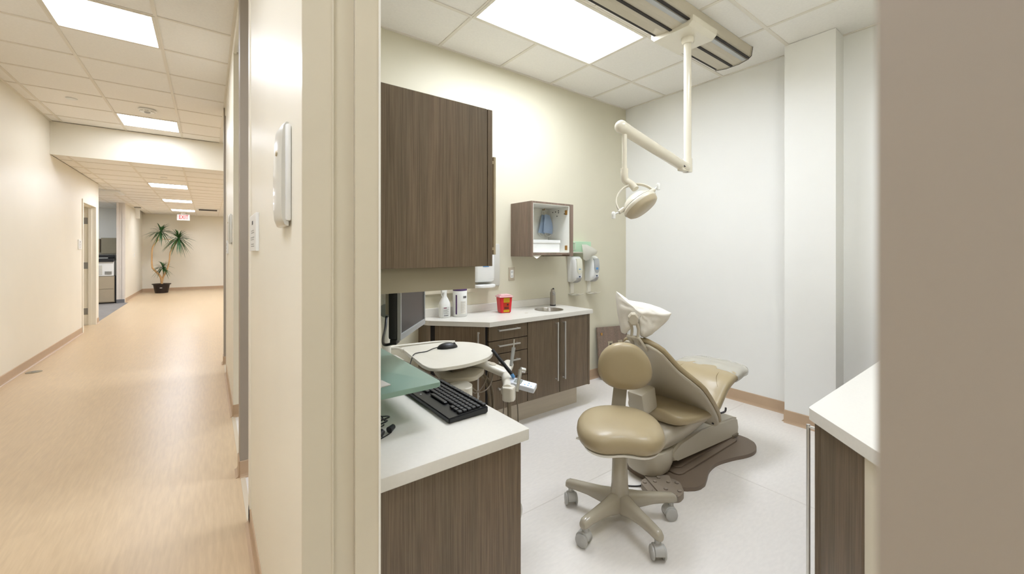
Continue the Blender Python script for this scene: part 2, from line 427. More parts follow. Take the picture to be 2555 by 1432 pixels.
# cove baseboards
def cove(bm, x0, y0, x1, y1, n, h=.10, t=.006):
    # strip along (x0,y0)-(x1,y1) whose face points along n
    nx, ny = n
    prof = [(0,h),(t*.6,h),(t,h-.004),(t,.02),(t+.004,.008),(t+.016,.0015),(t+.016,0),(0,0)]
    rs = []
    for (x, y) in ((x0,y0),(x1,y1)): rs.append([V(x+nx*a, y+ny*a, z) for a, z in prof])
    rings(bm, rs)
bm = B(); cove(bm, -1.70, -4, -1.70, 9.84, (1,0)); cove(bm, -1.70, 10.93, -1.70, 11.155, (1,0)); cove(bm, -1.80, 15.15, -1.80, 18.8, (1,0))
struct('baseboard_left', bm, 'cove')
bm = B(); cove(bm, -1.8, 18.8, 4.05, 18.8, (0,-1)); struct('baseboard_far', bm, 'cove')
bm = B(); cove(bm, WX, 1.03, WX, 2.45, (-1,0)); cove(bm, WX, 4.09, WX, 5.6, (-1,0)); cove(bm, WX, 4.09, IX, 4.09, (0,-1)); cove(bm, .158, WY-.012, .158, 3.10, (-1,0)); cove(bm, .158, WY-.012, .7, WY-.012, (0,-1)); cove(bm, .158, 6.05, .158, 6.2, (-1,0)); cove(bm, .158, 6.05, .6, 6.05, (0,-1))
struct('baseboard_right', bm, 'cove')
bm = B(); cove(bm, RX, 1.28, RX, WY, (-1,0)); cove(bm, 3.74, .945, 3.74, 1.28, (-1,0)); cove(bm, 3.74, 1.28, RX, 1.28, (0,1)); cove(bm, RX, .05, RX, .945, (-1,0)); cove(bm, 2.76, WY, RX, WY, (0,-1)); cove(bm, .7, WY, 1.34, WY, (0,-1))
struct('baseboard_side', bm, 'cove')
bm = B(); cove(bm, -1.95, 15.0, -1.79, 15.0, (0,-1)); struct('baseboard_jamb', bm, 'greycove')
# door opening on the left corridor wall: frame, stop, hinges (door itself swung away inside)
fr = B()
for y0, y1 in ((9.84, 9.90), (10.86, 10.92)):
    box(fr, -1.87, -1.688, y0, y1, 0, 2.219, .002)
box(fr, -1.87, -1.688, 9.84, 10.92, 2.22, 2.28, .002)
box(fr, -1.79, -1.75, 9.90, 9.915, 0, 2.22); box(fr, -1.79, -1.75, 10.845, 10.86, 0, 2.22); box(fr, -1.79, -1.75, 9.9, 10.86, 2.205, 2.22)
df = struct('door_1', fr, 'cream')
for z in (.26, 1.12, 1.96):
    obj('hinge', boxes((-1.858, -1.80, 10.852, 10.861, z-.06, z+.06), bev=.001), 'steelgrey', df, label='grey steel butt hinge leaf')
obj('door_leaf', boxes((-2.70, -1.87, 10.80, 10.845, .01, 2.2), bev=.002), 'cream', df)

# ------------------------------------------------------------------ ceiling lamps
def flat_lamp(r, z, lens, label, group, arch=False):
    x0, x1, y0, y1 = r
    t = thing('ceiling_light', label, 'ceiling light', ((x0+x1)/2, (y0+y1)/2, z), group)
    f = .024; bm = B()
    for b in ((x0+.002, x0+f, y0+.002, y1-.002), (x1-f, x1-.002, y0+.002, y1-.002), (x0+f, x1-f, y0+.002, y0+f), (x0+f, x1-f, y1-f, y1-.002)):
        box(bm, *b, z-.006, z+(.09 if arch else .045))
    obj('frame', bm, 'lightpanelframe', t)
    if not arch:
        obj('lens', boxes((x0+f, x1-f, y0+f, y1-f, z+.012, z+.018)), lens, t)
    else:
        # shallow white trough with a curved luminous basket
        bm = B(); cy = (y0+y1)/2
        pr = []
        n = 10
        X0, X1 = x0+f, x1-f; Y0, Y1 = y0+f, y1-f
        top = z+.06
        box(bm, X0, X1, Y0, Y1, top, top+.01)
        obj('reflector', bm, M['room_trough'] if lens == 'room_lamp' else M['entry_lamp'], t)
        bm = B()
        rr = []
        for k in range(n+1):
            a = k/n; y = cy-.20+.40*a; zz = z+.058-.050*math.sin(PI*a)
            rr.append((y, zz))
        for xa, xb in ((X0+.10, X1-.10),):
            va = [bm.verts.new((xa, y, zz)) for y, zz in rr]; vb = [bm.verts.new((xb, y, zz)) for y, zz in rr]
            for k in range(n): bm.faces.new((va[k], va[k+1], vb[k+1], vb[k]))
        obj('basket', bm, lens, t)
        for xe in (X0+.096, X1-.099):
            bm = B(); va = [bm.verts.new((xe, y, zz-.0012)) for y, zz in rr]; vb = [bm.verts.new((xe+.003, y, zz-.0012)) for y, zz in rr]
            bm.faces.new(va); bm.faces.new(vb[::-1])
            for k in range(n): bm.faces.new((va[k], va[k+1], vb[k+1], vb[k]))
            bm.faces.new((va[-1], va[0], vb[0], vb[-1]))
            obj('basket_end', bm, 'white', t)
    return t
M['room_trough'] = emit('room_trough_glow', ROOM_C, ROOM_E*.8)
hl = ['square recessed ceiling light behind the camera end of the corridor', 'square recessed ceiling light just above the camera in the corridor',
      'large bright square light panel at the top left of the corridor ceiling', 'square light panel beside the smoke detector, before the beam', 'added unseen fill light above the camera in the corridor']
for r, s in zip(lamps_hall, hl): flat_lamp(r, HALLZ, 'hall_lamp', s, 'corridor ceiling lights')
for r, s in zip(lamps_low, ['nearest of the three light panels in the lowered far ceiling', 'middle of the three light panels in the lowered far ceiling', 'farthest of the three light panels, just before the EXIT sign']):
    flat_lamp(r, LOWZ, 'low_lamp', s, 'corridor ceiling lights')
for r, s in zip(side_fill, ['added unseen fill light just past the beam', 'added unseen fill light level with the copy room', 'added unseen fill light level with the switch wall', 'added unseen fill light deep to the right']):
    flat_lamp(r, LOWZ, 'low_lamp', s, 'added unseen side lights')
flat_lamp(up_fill, HALLZ, 'hall_lamp', 'added unseen fill light right of the corridor before the beam', None)
flat_lamp((-3.9, -3.3, 15.12, 15.72), LOWZ, 'copy_fill', 'second unseen fill light added deeper in the copy room', None)
flat_lamp(cpfill, LOWZ, 'copy_fill', 'unseen fill light added for the copy room left of the corridor', None)
flat_lamp(rlamp, ROOMZ, 'room_lamp', 'long bright recessed light above the treatment room cabinets', 'treatment room lights', True)
flat_lamp(rlamp2, ROOMZ, 'entry_lamp', 'long recessed light near the entrance side of the treatment room', 'treatment room lights', True)
flat_lamp(nlamp, ROOMZ, 'room_lamp', 'long recessed light of the neighbouring treatment room', None, True)
#MORE
# ================================================================== things in the corridor
def sanitizer(y0, label, group='wall dispensers along the corridor'):
    # slim dispenser on the corridor face of the wall; centre y, bottom z 1.445
    z0, z1 = 1.447, 1.712; yc = y0+.08; KX = .27; KZ = .805
    t = thing('hand_sanitizer_dispenser', label, 'dispenser', (WX, yc, z0), group)
    obj('back_plate', boxes((WX-.014, WX, yc-.078, yc+.078, z0+.012, z1-.004), bev=.006), 'white', t, 35)
    # curved cover: side profile in x/z, extruded over y with a crowned face
    prof = [(0.0, .330), (.045, .330), (.075, .318), (.088, .28), (.098, .20), (.100, .12), (.098, .06), (.088, .025), (.06, .004), (.03, .0), (0, .0)]
    bm = B(); n = 9; rs = []
    for k in range(n):
        a = -1+2*k/(n-1); y = yc+a*.072; s = 1-.28*abs(a)**3
        rs.append([V(WX-.006-max(0, (px-.012))*s*KX, y, z0+pz*KZ) for px, pz in prof])
    rings(bm, rs); cov = obj('cover', bm, 'dispwhite', t, 50)
    bm = B(); n = 7; rs = []
    for k in range(n):
        a = -1+2*k/(n-1); y = yc+a*.034
        rs.append([V(WX-.003-x*KX*(1-.02*a*a), y, z0+z*KZ) for x, z in ((.082,.292),(.090,.25),(.0965,.17),(.0975,.10),(.094,.10),(.093,.17),(.086,.25),(.078,.29))])
    rings(bm, rs); obj('window', bm, 'clearplas', t, 60)
    bm = B(); cyl(bm, (WX-.026, yc-.03, z0+.19), (WX-.031, yc-.03, z0+.19), .009, .007, 14); obj('button', bm, 'lampbeige', t, 40)
    return t
sanitizer(1.162, 'large white sanitizer dispenser nearest the camera, high on the cream corridor wall')
sanitizer(4.30, 'far smaller-looking sanitizer dispenser on the next stretch of corridor wall')
def placard(x, y0, y1, z0, z1, n, label):
    t = thing('room_sign', label, 'sign', (x, (y0+y1)/2, z0), 'room name plates')
    th = .012*n
    obj('plate', boxes((min(x, x+th), max(x, x+th), y0, y1, z0, z1), bev=.002), 'white', t)
    bm = B(); xx = x+th+.0006*n; ym = (y0+y1)/2; s = (y1-y0)
    box(bm, min(xx-.0006*n, xx), max(xx-.0006*n, xx), ym-.08*s-.0, ym+.08*s, z1-.045, z1-.028)
    obj('symbol', bm, 'ink', t)
    bm = B()
    for k in range(3):
        for j in range(2):
            zz = z0+.088-.03*k-.009*j
            box(bm, min(xx-.0006*n, xx), max(xx-.0006*n, xx), ym-(.22+.05*((k+j) % 2))*s, ym+(.2+.06*(k % 2))*s, zz, zz+.0045)
    obj('lettering', bm, 'lightink', t)
placard(WX, 1.985, 2.29, 1.383, 1.545, -1, 'white room sign beside the nearest sanitizer on the corridor wall')
placard(WX, 5.10, 5.42, 1.36, 1.50, -1, 'small white room sign beyond the far corridor dispenser')
placard(-1.70, 9.56, 9.78, 1.42, 1.58, 1, 'white room sign beside the open door on the left wall')
# smoke detector, sprinkler caps
t = thing('smoke_detector', 'round smoke detector on the corridor ceiling by the second light panel', 'smoke detector', (-.60, 6.75, HALLZ))
bm = B(); lathe(bm, [(.085, 0), (.088, -.012), (.07, -.03), (.0, -.032)], (-.60, 6.75, HALLZ)); obj('body', bm, 'white', t, 50)
bm = B()
for k in range(8):
    a = k*PI/4; obox(bm, (-.60+.066*math.cos(a), 6.75+.066*math.sin(a), HALLZ-.0245), .014, .034, .008, a)
obj('vent_slot', bm, 'ink', t)
bm = B(); lathe(bm, [(.03, 0), (.03, -.008), (.02, -.014), (0, -.015)], (-.60, 6.75, HALLZ-.03)); obj('sensor_cap', bm, 'lightink', t, 50)
def disc(name, x, y, z, r, label, cat, g, m='grid'):
    bm = B(); lathe(bm, [(r, 0), (r, -.003), (r*.9, -.006), (0, -.007)], (x, y, z)); return solo(name, bm, m, label, cat, g, 50)
disc('sprinkler_cap', -1.257, 6.79, HALLZ, .05, 'flat round sprinkler cap on the upper corridor ceiling', 'sprinkler cap', 'sprinkler caps', 'white')
disc('sprinkler_cap', -.62, 9.46, LOWZ, .05, 'round sprinkler cap just beyond the beam, before the first low light', 'sprinkler cap', 'sprinkler caps', 'white')
disc('sprinkler_cap', -1.30, 13.9, LOWZ, .06, 'round ceiling speaker-like cap left of the middle low light', 'sprinkler cap', 'sprinkler caps', 'white')
disc('sprinkler_cap', -.60, 12.2, LOWZ, .05, 'round sprinkler cap between first and second low lights', 'sprinkler cap', 'sprinkler caps', 'white')
t = thing('ceiling_vent', 'slotted ceiling air vent above and right of the EXIT sign', 'vent', (.0, 15.9, LOWZ))
obj('frame', boxes((-.28, .30, 15.6, 16.2, LOWZ-.012, LOWZ), bev=.002), 'white', t)
bm = B()
for k in range(4): box(bm, -.22, .24, 15.67+k*.13, 15.70+k*.13, LOWZ-.02, LOWZ-.008)
obj('slat', bm, 'ink', t)
t = thing('projector_screen_housing', 'white square ceiling panel over the copy room opening', 'ceiling panel', (-1.85, 12.4, LOWZ))
obj('frame', boxes((-2.12, -1.50, 12.0, 12.7, LOWZ-.03, LOWZ), bev=.004), 'white', t)
obj('panel', boxes((-2.05, -1.57, 12.07, 12.63, LOWZ-.036, LOWZ-.028), bev=.002), 'melamine', t)
t = thing('hanging_sign', 'white blade sign hanging from the low ceiling at left of the light panels', 'sign', (-1.63, 16.2, 2.32))
obj('blade', boxes((-1.70, -1.60, 16.15, 16.19, 2.36, LOWZ), bev=.004), 'white', t)
obj('mount', boxes((-1.72, -1.58, 16.10, 16.24, LOWZ-.03, LOWZ), bev=.004), 'steelgrey', t)
t = thing('floor_outlet', 'grey round floor outlet cover by the left corridor baseboard', 'floor outlet', (-1.59, 6.99, 0))
bm = B(); lathe(bm, [(.066, 0), (.066, .004), (.05, .006), (0, .006)], (-1.59, 6.99, 0)); obj('cover', bm, mat('floor_outlet_grey', (150,142,120), .4, metal=.4), t, 40)
bm = B(); lathe(bm, [(.02, .0062), (.02, .009), (0, .009)], (-1.59, 6.99, 0)); obj('cap', bm, 'steelgrey', t, 40)
bm = B(); box(bm, -1.80, -1.794, 16.85, 16.93, 1.22, 1.34, .001); box(bm, -1.795, -1.789, 16.88, 16.90, 1.26, 1.30, .001)
solo('light_switch', bm, 'white', 'white light switch on the wall left of the potted plant', 'light switch')
# EXIT sign
def text(name, s, size, loc, rot, m, parent=None, ext=.001, align='CENTER', sx=1):
    cu = bpy.data.curves.new(name, 'FONT'); cu.body = s; cu.size = size; cu.extrude = ext; cu.align_x = align; cu.align_y = 'CENTER'; cu.space_character = 1.05
    cu.offset = size*.012
    tmp = bpy.data.objects.new('tmp', cu); C.objects.link(tmp)
    bpy.context.view_layer.update()
    me = bpy.data.meshes.new_from_object(tmp.evaluated_get(bpy.context.evaluated_depsgraph_get()))
    bpy.data.objects.remove(tmp)
    Mx = Matrix.Translation(Vector(loc)) @ rot @ Matrix.Diagonal((sx, 1, 1, 1))
    if parent: Mx = Matrix.Translation(-ORG[parent.name]) @ Mx
    me.transform(Mx); me.name = name; me.materials.clear(); me.materials.append(M[m] if isinstance(m, str) else m)
    o = bpy.data.objects.new(name, me); C.objects.link(o)
    if parent: o.parent = parent; ORG[o.name] = ORG[parent.name]
    return o
FACE_Y = Matrix.Rotation(PI/2, 4, 'X')          # text facing -Y
ex = thing('exit_sign', 'lit EXIT sign with red letters under the far ceiling', 'exit sign', (-.66, 17.6, 2.42))
obj('housing', boxes((-.825, -.485, 17.6, 17.65, 2.44, 2.645), bev=.004), 'white', ex)
obj('face', boxes((-.81, -.50, 17.594, 17.60, 2.455, 2.63)), 'exitface', ex)
obj('canopy', boxes((-.72, -.60, 17.58, 17.67, 2.645, LOWZ), bev=.003), 'white', ex)
text('lettering', 'EXIT', .185, (-.650, 17.592, 2.545), FACE_Y, 'exitred', ex, sx=.62)

# potted dracaena
PX, PY = -1.235, 17.9
pl = thing('potted_plant', 'tall dracaena with three leafy heads in a black pot at the corridor end', 'plant', (PX, PY, 0))
bm = B(); lathe(bm, [(.0, 0), (.165, 0), (.172, .01), (.215, .27), (.25, .29), (.252, .31), (.235, .312), (.20, .285), (0, .285)], (PX, PY, 0), n=36)
pot = obj('pot', bm, 'pot', pl, 40)
obj('label_sticker', boxes((PX-.03, PX+.03, PY-.206, PY-.201, .17, .185)), 'white', pot, label='small white sticker on the pot')
bm = B(); lathe(bm, [(.205, .29), (.1, .30), (0, .305)], (PX, PY, 0), n=30); obj('soil', bm, 'soil', pot, 40)
bm = B()
tube(bm, [(PX+.01, PY, .28), (PX-.01, PY, .48), (PX-.07, PY, .62), (PX-.20, PY-.02, .80), (PX-.235, PY, .88), (PX-.245, PY, 1.15), (PX-.23, PY, 1.50), (PX-.17, PY, 1.64), (PX-.10, PY, 1.76)], lambda t: .034-.020*t, 10, 5)
obj('trunk', bm, 'stem', pl, 60)
bm = B()
tube(bm, [(PX+.01, PY-.01, .34), (PX+.04, PY, .52), (PX+.10, PY, .66), (PX+.16, PY, .86), (PX+.20, PY, 1.08), (PX+.215, PY, 1.32), (PX+.26, PY, 1.46), (PX+.34, PY, 1.60), (PX+.43, PY, 1.78)], lambda t: .026-.013*t, 10, 5)
obj('trunk', bm, 'stem', pl, 60)
bm = B()
tube(bm, [(PX-.10, PY, 1.76), (PX+.02, PY, 1.80), (PX+.18, PY, 1.80), (PX+.32, PY-.03, 1.74)], .009, 8, 5)
obj('branch', bm, 'stem', pl, 60)
bm = B()
tube(bm, [(PX-.10, PY, 1.76), (PX-.08, PY, 1.86), (PX-.03, PY, 1.98)], .012, 8, 4)
obj('branch', bm, 'stem', pl, 60)
bm = B()
tube(bm, [(PX+.0, PY+.01, .45), (PX+.035, PY+.02, .60), (PX+.03, PY+.02, .80)], .008, 8, 4)
obj('branch', bm, 'stem', pl, 60)
def leafhead(c, R, n, up=.35, seed=1):
    rnd = random.Random(seed); c = Vector(c)
    bm = B()
    for k in range(n):
        a = rnd.uniform(0, 2*PI); el = rnd.uniform(-1.1, 1.25); L = R*rnd.uniform(.75, 1.1)
        d = V(math.cos(a)*math.cos(el), math.sin(a)*math.cos(el), math.sin(el)+up*.3).normalized()
        side = d.cross(V(0,0,1)); side = side.normalized() if side.length > .05 else V(1,0,0)
        w = .017*rnd.uniform(.8, 1.2); prev = None; st = c+d*.02+V(0,0,rnd.uniform(-.10,.06))*R
        m = 5
        for j in range(m+1):
            t_ = j/m; p = st+d*L*t_+V(0,0,-1)*L*.38*t_*t_
            ww = w*(.5+1.2*t_ if t_ < .4 else 1.0*(1-(t_-.4)/.6)**.8)
            up_ = side.cross(d).normalized()*ww*.35
            a1 = bm.verts.new(p-side*ww+up_); a2 = bm.verts.new(p-V(0,0,.0004)); a3 = bm.verts.new(p+side*ww+up_)
            if prev: bm.faces.new((prev[0], prev[1], a2, a1)); bm.faces.new((prev[1], prev[2], a3, a2))
            prev = (a1, a2, a3)
    return bm
o = obj('foliage', leafhead((PX-.02, PY, 2.06), .45, 70, .5, 3), 'leaf', pl, 60)
o = obj('foliage', leafhead((PX+.44, PY-.02, 1.84), .50, 105, .15, 5), 'leaf', pl, 60)
o = obj('foliage', leafhead((PX+.03, PY, .86), .33, 46, .6, 8), 'leaf', pl, 60)

# copy room: filing cabinet, printer, overhead bins, paper
fc = thing('filing_cabinet', 'beige two-drawer lateral filing cabinet under the white printer', 'filing cabinet', (-2.35, 15.2, 0))
obj('body', boxes((-2.86, -1.99, 15.02, 15.48, .03, .73), bev=.004), 'filebeige', fc)
for z0, z1 in ((.05, .385), (.392, .722)):
    d = obj('drawer', boxes((-2.85, -2.0, 15.0, 15.02, z0, z1), bev=.003), 'filebeige', fc)
    obj('handle', boxes((-2.55, -2.30, 14.985, 15.0, z1-.06, z1-.045), bev=.002), 'steelgrey', d)
obj('plinth', boxes((-2.84, -2.01, 15.04, 15.46, 0, .03)), 'gap', fc)
pr = thing('printer', 'white office printer with black scanner lid on the filing cabinet', 'printer', (-2.3, 15.2, .73))
obj('body', boxes((-2.62, -2.0, 15.0, 15.46, .735, 1.13), bev=.01), 'white', pr)
obj('paper_tray', boxes((-2.50, -2.22, 14.985, 15.0, .77, .90), bev=.004), 'dispwhite', pr)
obj('paper_tray', boxes((-2.50, -2.22, 14.985, 15.0, .91, 1.02), bev=.004), 'dispwhite', pr)
bm = B()
for k in range(5): box(bm, -2.46+k*.035, -2.435+k*.035, 14.99, 15.001, 1.045, 1.085)
obj('upper_vent', bm, 'steelgrey', pr)
bm = B()
for k in range(6): box(bm, -2.17, -2.04, 14.99, 15.001, .775+k*.015, .782+k*.015)
obj('side_vent', bm, 'steelgrey', pr)
obj('control_panel', boxes((-2.60, -2.0, 14.95, 15.02, 1.11, 1.17), bev=.006), 'black', pr)
obj('scanner_lid', boxes((-2.60, -1.99, 15.02, 15.46, 1.135, 1.20), bev=.01), 'black', pr)
obj('document_feeder', boxes((-2.45, -1.99, 15.08, 15.40, 1.20, 1.30), bev=.02), 'black', pr)
obj('output_tray', boxes((-2.42, -2.12, 15.02, 15.10, 1.20, 1.225), bev=.004), 'silver', pr)
cb = thing('dark_gap_strip', 'black strip standing in for the shaded gap right of the filing cabinet', 'dark gap', (-1.95, 15.2, 0))  # black boxes put where only a dark, shaded gap shows
obj('body', boxes((-1.984, -1.954, 15.03, 15.45, 0, .72), bev=.004), 'black', cb)
obj('lid', boxes((-1.986, -1.953, 15.028, 15.455, .72, .74), bev=.003), 'black', cb)  # just the top end of the black strip
def bin_(x0, x1, z0, z1, label, m):
    t = thing('overhead_cabinet', label, 'cabinet', ((x0+x1)/2, 17.1, z0), 'copy room wall cabinets')
    obj('body', boxes((x0, x1, 16.72, 17.195, z0, z1), bev=.003), m, t)
    obj('door', boxes((x0+.01, x1-.01, 16.70, 16.72, z0+.01, z1-.01), bev=.003), m, t)
bin_(-2.50, -1.96, 1.32, 1.79, 'beige overhead cabinet above the copy room printer, right one', M['olive'])
bin_(-3.10, -2.52, 1.36, 1.76, 'paler overhead cabinet left of the one above the printer', M['filebeige'])
ds = thing('work_counter', 'beige work counter along the copy room back wall behind the printer', 'counter', (-3.2, 16.9, 0))
obj('worktop', boxes((-4.4, -2.4, 16.62, 17.19, .98, 1.02), bev=.003), 'filebeige', ds)
obj('side_panel', boxes((-2.44, -2.41, 16.66, 17.18, 0, .98)), 'filebeige', ds)
obj('side_panel', boxes((-4.38, -4.35, 16.66, 17.18, 0, .98)), 'filebeige', ds)
obj('back_panel', boxes((-4.35, -2.44, 17.15, 17.18, .1, .98)), 'filebeige', ds)

# ================================================================== treatment room, desk side
uc = thing('wall_cabinet', 'large dark wooden wall cabinet cut by the door jamb at left', 'cabinet', (.55, 1.6, 1.333))
obj('body', boxes((IX, .722, 1.09, 2.35, 1.333, 1.842), bev=.001), 'wood', uc)
obj('door', boxes((.725, .743, 1.09, 1.717, 1.333, 1.842), bev=.001), 'wood', uc)
obj('door', boxes((.725, .743, 1.723, 2.35, 1.333, 1.842), bev=.001), 'wood', uc)
for y in (1.125, 2.31):
    bm = B(); box(bm, .768, .778, y-.005, y+.005, 1.37, 1.70, .002); box(bm, .743, .77, y-.004, y+.004, 1.385, 1.395); box(bm, .743, .77, y-.004, y+.004, 1.675, 1.685)
    obj('handle', bm, 'lampbeige', uc)  # plain beige stands for the light reflected by the metal bar
lv = thing('light_valance', 'olive grey valance panel hanging under the large wall cabinet', 'valance', (.52, 1.12, 1.25))
obj('side_panel', boxes((IX, .690, 1.112, 1.130, 1.262, 1.333)), 'olive', lv)
obj('front_panel', boxes((.675, .690, 1.130, 2.33, 1.262, 1.333)), 'olive', lv)
# desk
dk = thing('desk', 'white-topped desk unit with dark wood panel in the left foreground', 'desk', (.62, 1.7, 0))
bm = B(); prism(bm, round_poly([(IX, 1.092), (.902, 1.092), (.902, 2.36), (IX, 2.36)], .006), .722, .76, .003); obj('worktop', bm, 'counter', dk, 40)
obj('side_panel', boxes((IX, .878, 1.112, 1.134, 0, .722)), 'wood', dk)
obj('side_panel', boxes((IX, .878, 2.32, 2.342, 0, .722)), 'wood', dk)
for k, z in enumerate((.10, .31, .52)):
    d = obj('drawer', boxes((.862, .880, 1.137, 1.56, z, z+.198), bev=.001), 'wood', dk)
    bm = B(); box(bm, .902, .911, 1.24, 1.46, z+.12, z+.13, .002); box(bm, .88, .904, 1.25, 1.26, z+.121, z+.129); box(bm, .88, .904, 1.44, 1.45, z+.121, z+.129)
    obj('handle', bm, 'steel', d)
obj('carcass', boxes((IX, .86, 1.134, 1.56, .08, .72)), 'wood', dk)
obj('back_panel', boxes((IX, .36, 1.56, 2.32, .1, .72)), 'wood', dk)
bm = B(); tube(bm, [(.879, 1.155, .47), (.905, 1.155, .465), (.914, 1.155, .44), (.905, 1.155, .41), (.879, 1.155, .405)], .005, 8, 5); obj('cable_hook', bm, 'steel', dk, 60)
# glass shelf
gs = thing('glass_shelf', 'frosted green glass shelf above the desk keyboard', 'shelf', (.5, 1.7, .88))
bm = B(); prism(bm, round_poly([(IX+.005, 1.345), (.690, 1.345), (.690, 2.07), (IX+.005, 2.07)], .018), .882, .900, .003)
obj('glass_panel', bm, 'glass', gs, 40)
for y in (1.6, 1.95):
    obj('bracket', boxes((IX, .46, y-.01, y+.01, .862, .8815), bev=.001), 'silver', gs)
nt_ = B(); obox(nt_, (.478, 1.475, .9025), .075, .13, .004, .15, .0005)
pc = obj('paper_card', nt_, mat('card_grey_white', (206,200,190), .5), None, 40, 'small printed card lying on the green glass shelf'); pc['category'] = 'card'
rb = B(); obox(rb, (.455, 1.553, .9064), .06, .018, .004, .15, .0005)
o = obj('red_header', rb, 'red', pc)
# keyboard
ka = -.10
kc = V(.775, 1.50, .762)
KM = Matrix.Translation(kc) @ Matrix.Rotation(0, 4, 'Z')
kb = thing('keyboard', 'black computer keyboard partly under the green glass shelf', 'keyboard', kc)
bm = B()
# local: x depth (front at -x), y length; slightly wedge shaped
pv = [bm.verts.new(KM @ V(*p)) for p in ((-.085,-.21,0),(-.085,.21,0),(-.085,.21,.018),(-.085,-.21,.018),(.085,-.21,0),(.085,.21,0),(.085,.21,.026),(.085,-.21,.026))]
for q in ((0,1,2,3),(5,4,7,6),(3,2,6,7),(0,4,5,1),(0,3,7,4),(1,5,6,2)): bm.faces.new([pv[i] for i in q])
bmesh.ops.bevel(bm, geom=bm.edges[:], offset=.004, segments=2, affect='EDGES')
obj('housing', bm, 'black', kb, 40)
bm = B(); 
rows = 6; keyme = None
bmk = B(); box(bmk, -.0075, .0075, -.008, .008, 0, .008, .0025); kme = bpy.data.meshes.new('key'); bmk.to_mesh(kme); bmk.free(); kme.materials.append(M['keyblack'])
cnt = 0
for r in range(rows):
    x = -.030+.0195*r+(.006 if r == rows-1 else 0)
    n = 16
    ys = [-.19+.0235*i for i in range(n)]
    if r == 0: ys = [-.19, -.163, -.136, -.02, .085, .112, .139, .163]
    for i, y in enumerate(ys):
        wide = 8.0 if (r == 0 and i == 3) else 1.28
        z = .022+(x+.085)/.17*.008-.003
        o = bpy.data.objects.new('key', kme); C.objects.link(o); o.parent = kb; o.location = (x, y, z); o.scale = (1.08, wide, 1); ORG[o.name] = kc
        cnt += 1
bm = B(); lathe(bm, [(.0045, 0), (.004, .002), (0, .002)], KM @ V(-.062, .08, .019)); obj('badge', bm, 'silver', kb, 40, label='small round silver badge')
# earphones / cable bundle on the desk
eb = thing('headset', 'tangled black headset with a red detail beside the door jamb', 'headset', (.47, 1.36, .76))
bm = B(); rnd = random.Random(4)
for k in range(3):
    pts = []
    for i in range(9):
        a = i*.9+k; pts.append((.462+.028*math.cos(a)+rnd.uniform(-.006,.006), 1.37+.03*math.sin(a*1.3+k), .772+.026*(1+math.sin(a*.8+k))))
    tube(bm, pts, .0022, 6, 4)
obj('cable', bm, 'black', eb, 60)
bm = B(); cyl(bm, (.492, 1.345, .774), (.512, 1.358, .777), .0115, .009, 16); obj('earpiece', bm, 'black', eb, 50)
bm = B(); cyl(bm, (.455, 1.33, .773), (.468, 1.336, .782), .0115, .009, 16); obj('earpiece', bm, 'black', eb, 50)
bm = B(); obox(bm, (.452, 1.358, .80), .012, .02, .014, .4, .003); obj('connector', bm, 'red', eb, label='small red connector')
bm = B(); tube(bm, [(.50, 1.345, .765), (.47, 1.33, .7625), (.43, 1.32, .7625), (.39, 1.36, .7625)], .0022, 6, 4); obj('cord', bm, 'black', eb, 60)

# monitor on arm
mo = thing('monitor', 'flat computer monitor turned towards the dental chair above the desk', 'monitor', (.72, 1.70, 1.03))
a = V(.606, 1.545, 0); dr = V(.633, .774, 0); nr = V(.774, -.633, 0)
def mbox(bm, u0, u1, d0, d1, z0, z1, bev=0):
    Mx = Matrix(((dr.x, nr.x, 0, a.x), (dr.y, nr.y, 0, a.y), (0, 0, 1, 0), (0, 0, 0, 1)))
    box(bm, u0, u1, d0, d1, z0, z1, bev, 2, Mx)
bm = B(); mbox(bm, 0, .385, -.045, -.008, 1.03, 1.328, .008); obj('housing', bm, 'black', mo, 40)
bm = B()
for q in ((0, .385, 1.027, 1.052), (0, .012, 1.052, 1.318), (.373, .385, 1.052, 1.318), (0, .385, 1.318, 1.33)): mbox(bm, q[0], q[1], -.008, .006, q[2], q[3], .001)
obj('bezel', bm, 'silver', mo)
bm = B(); mbox(bm, .012, .373, -.004, .001, 1.052, 1.318); obj('screen', bm, 'screen', mo)
ma = thing('screen_stand', 'grey curved support post and swivel behind the computer monitor', 'stand', (.765, 2.13, .76))
bm = B(); mbox(bm, .05, .20, -.075, -.045, 1.12, 1.24, .006); obj('mount_plate', bm, 'devgrey', ma, 40)
bm = B(); tube(bm, [(.765, 2.13, .76), (.765, 2.13, .95), (.75, 2.10, 1.06), (.745, 2.09, 1.17), (.765, 2.10, 1.25)], lambda t: .026-.006*abs(t-.5), 14, 6); obj('post', bm, 'offwhite', ma, 60)
bm = B(); tube(bm, [(.75, 2.09, 1.17), (.71, 1.97, 1.16), (.67, 1.82, 1.17), (.632, 1.70, 1.18)], .021, 12, 5); obj('arm', bm, 'devgrey', ma, 60)
bm = B(); cyl(bm, (.700, 1.955, 1.09), (.712, 1.975, 1.09), .034, .03, 24); obj('swivel', bm, 'silver', ma, 40)
bm = B(); tube(bm, [(.70, 1.95, 1.06), (.67, 1.88, 1.02), (.61, 1.74, 1.0), (.585, 1.65, .995), (.60, 1.59, 1.01)], .006, 8, 6); cb_ = obj('power_cable', bm, 'black', ma, 60)
bm = B(); obox(bm, (.603, 1.583, 1.02), .026, .05, .022, -.66, .003); obj('plug', bm, 'black', ma, 40)
bm = B(); lathe(bm, [(.05, 0), (.05, .008), (.03, .014), (0, .014)], (.765, 2.13, .76)); obj('base', bm, 'devgrey', ma, 40)

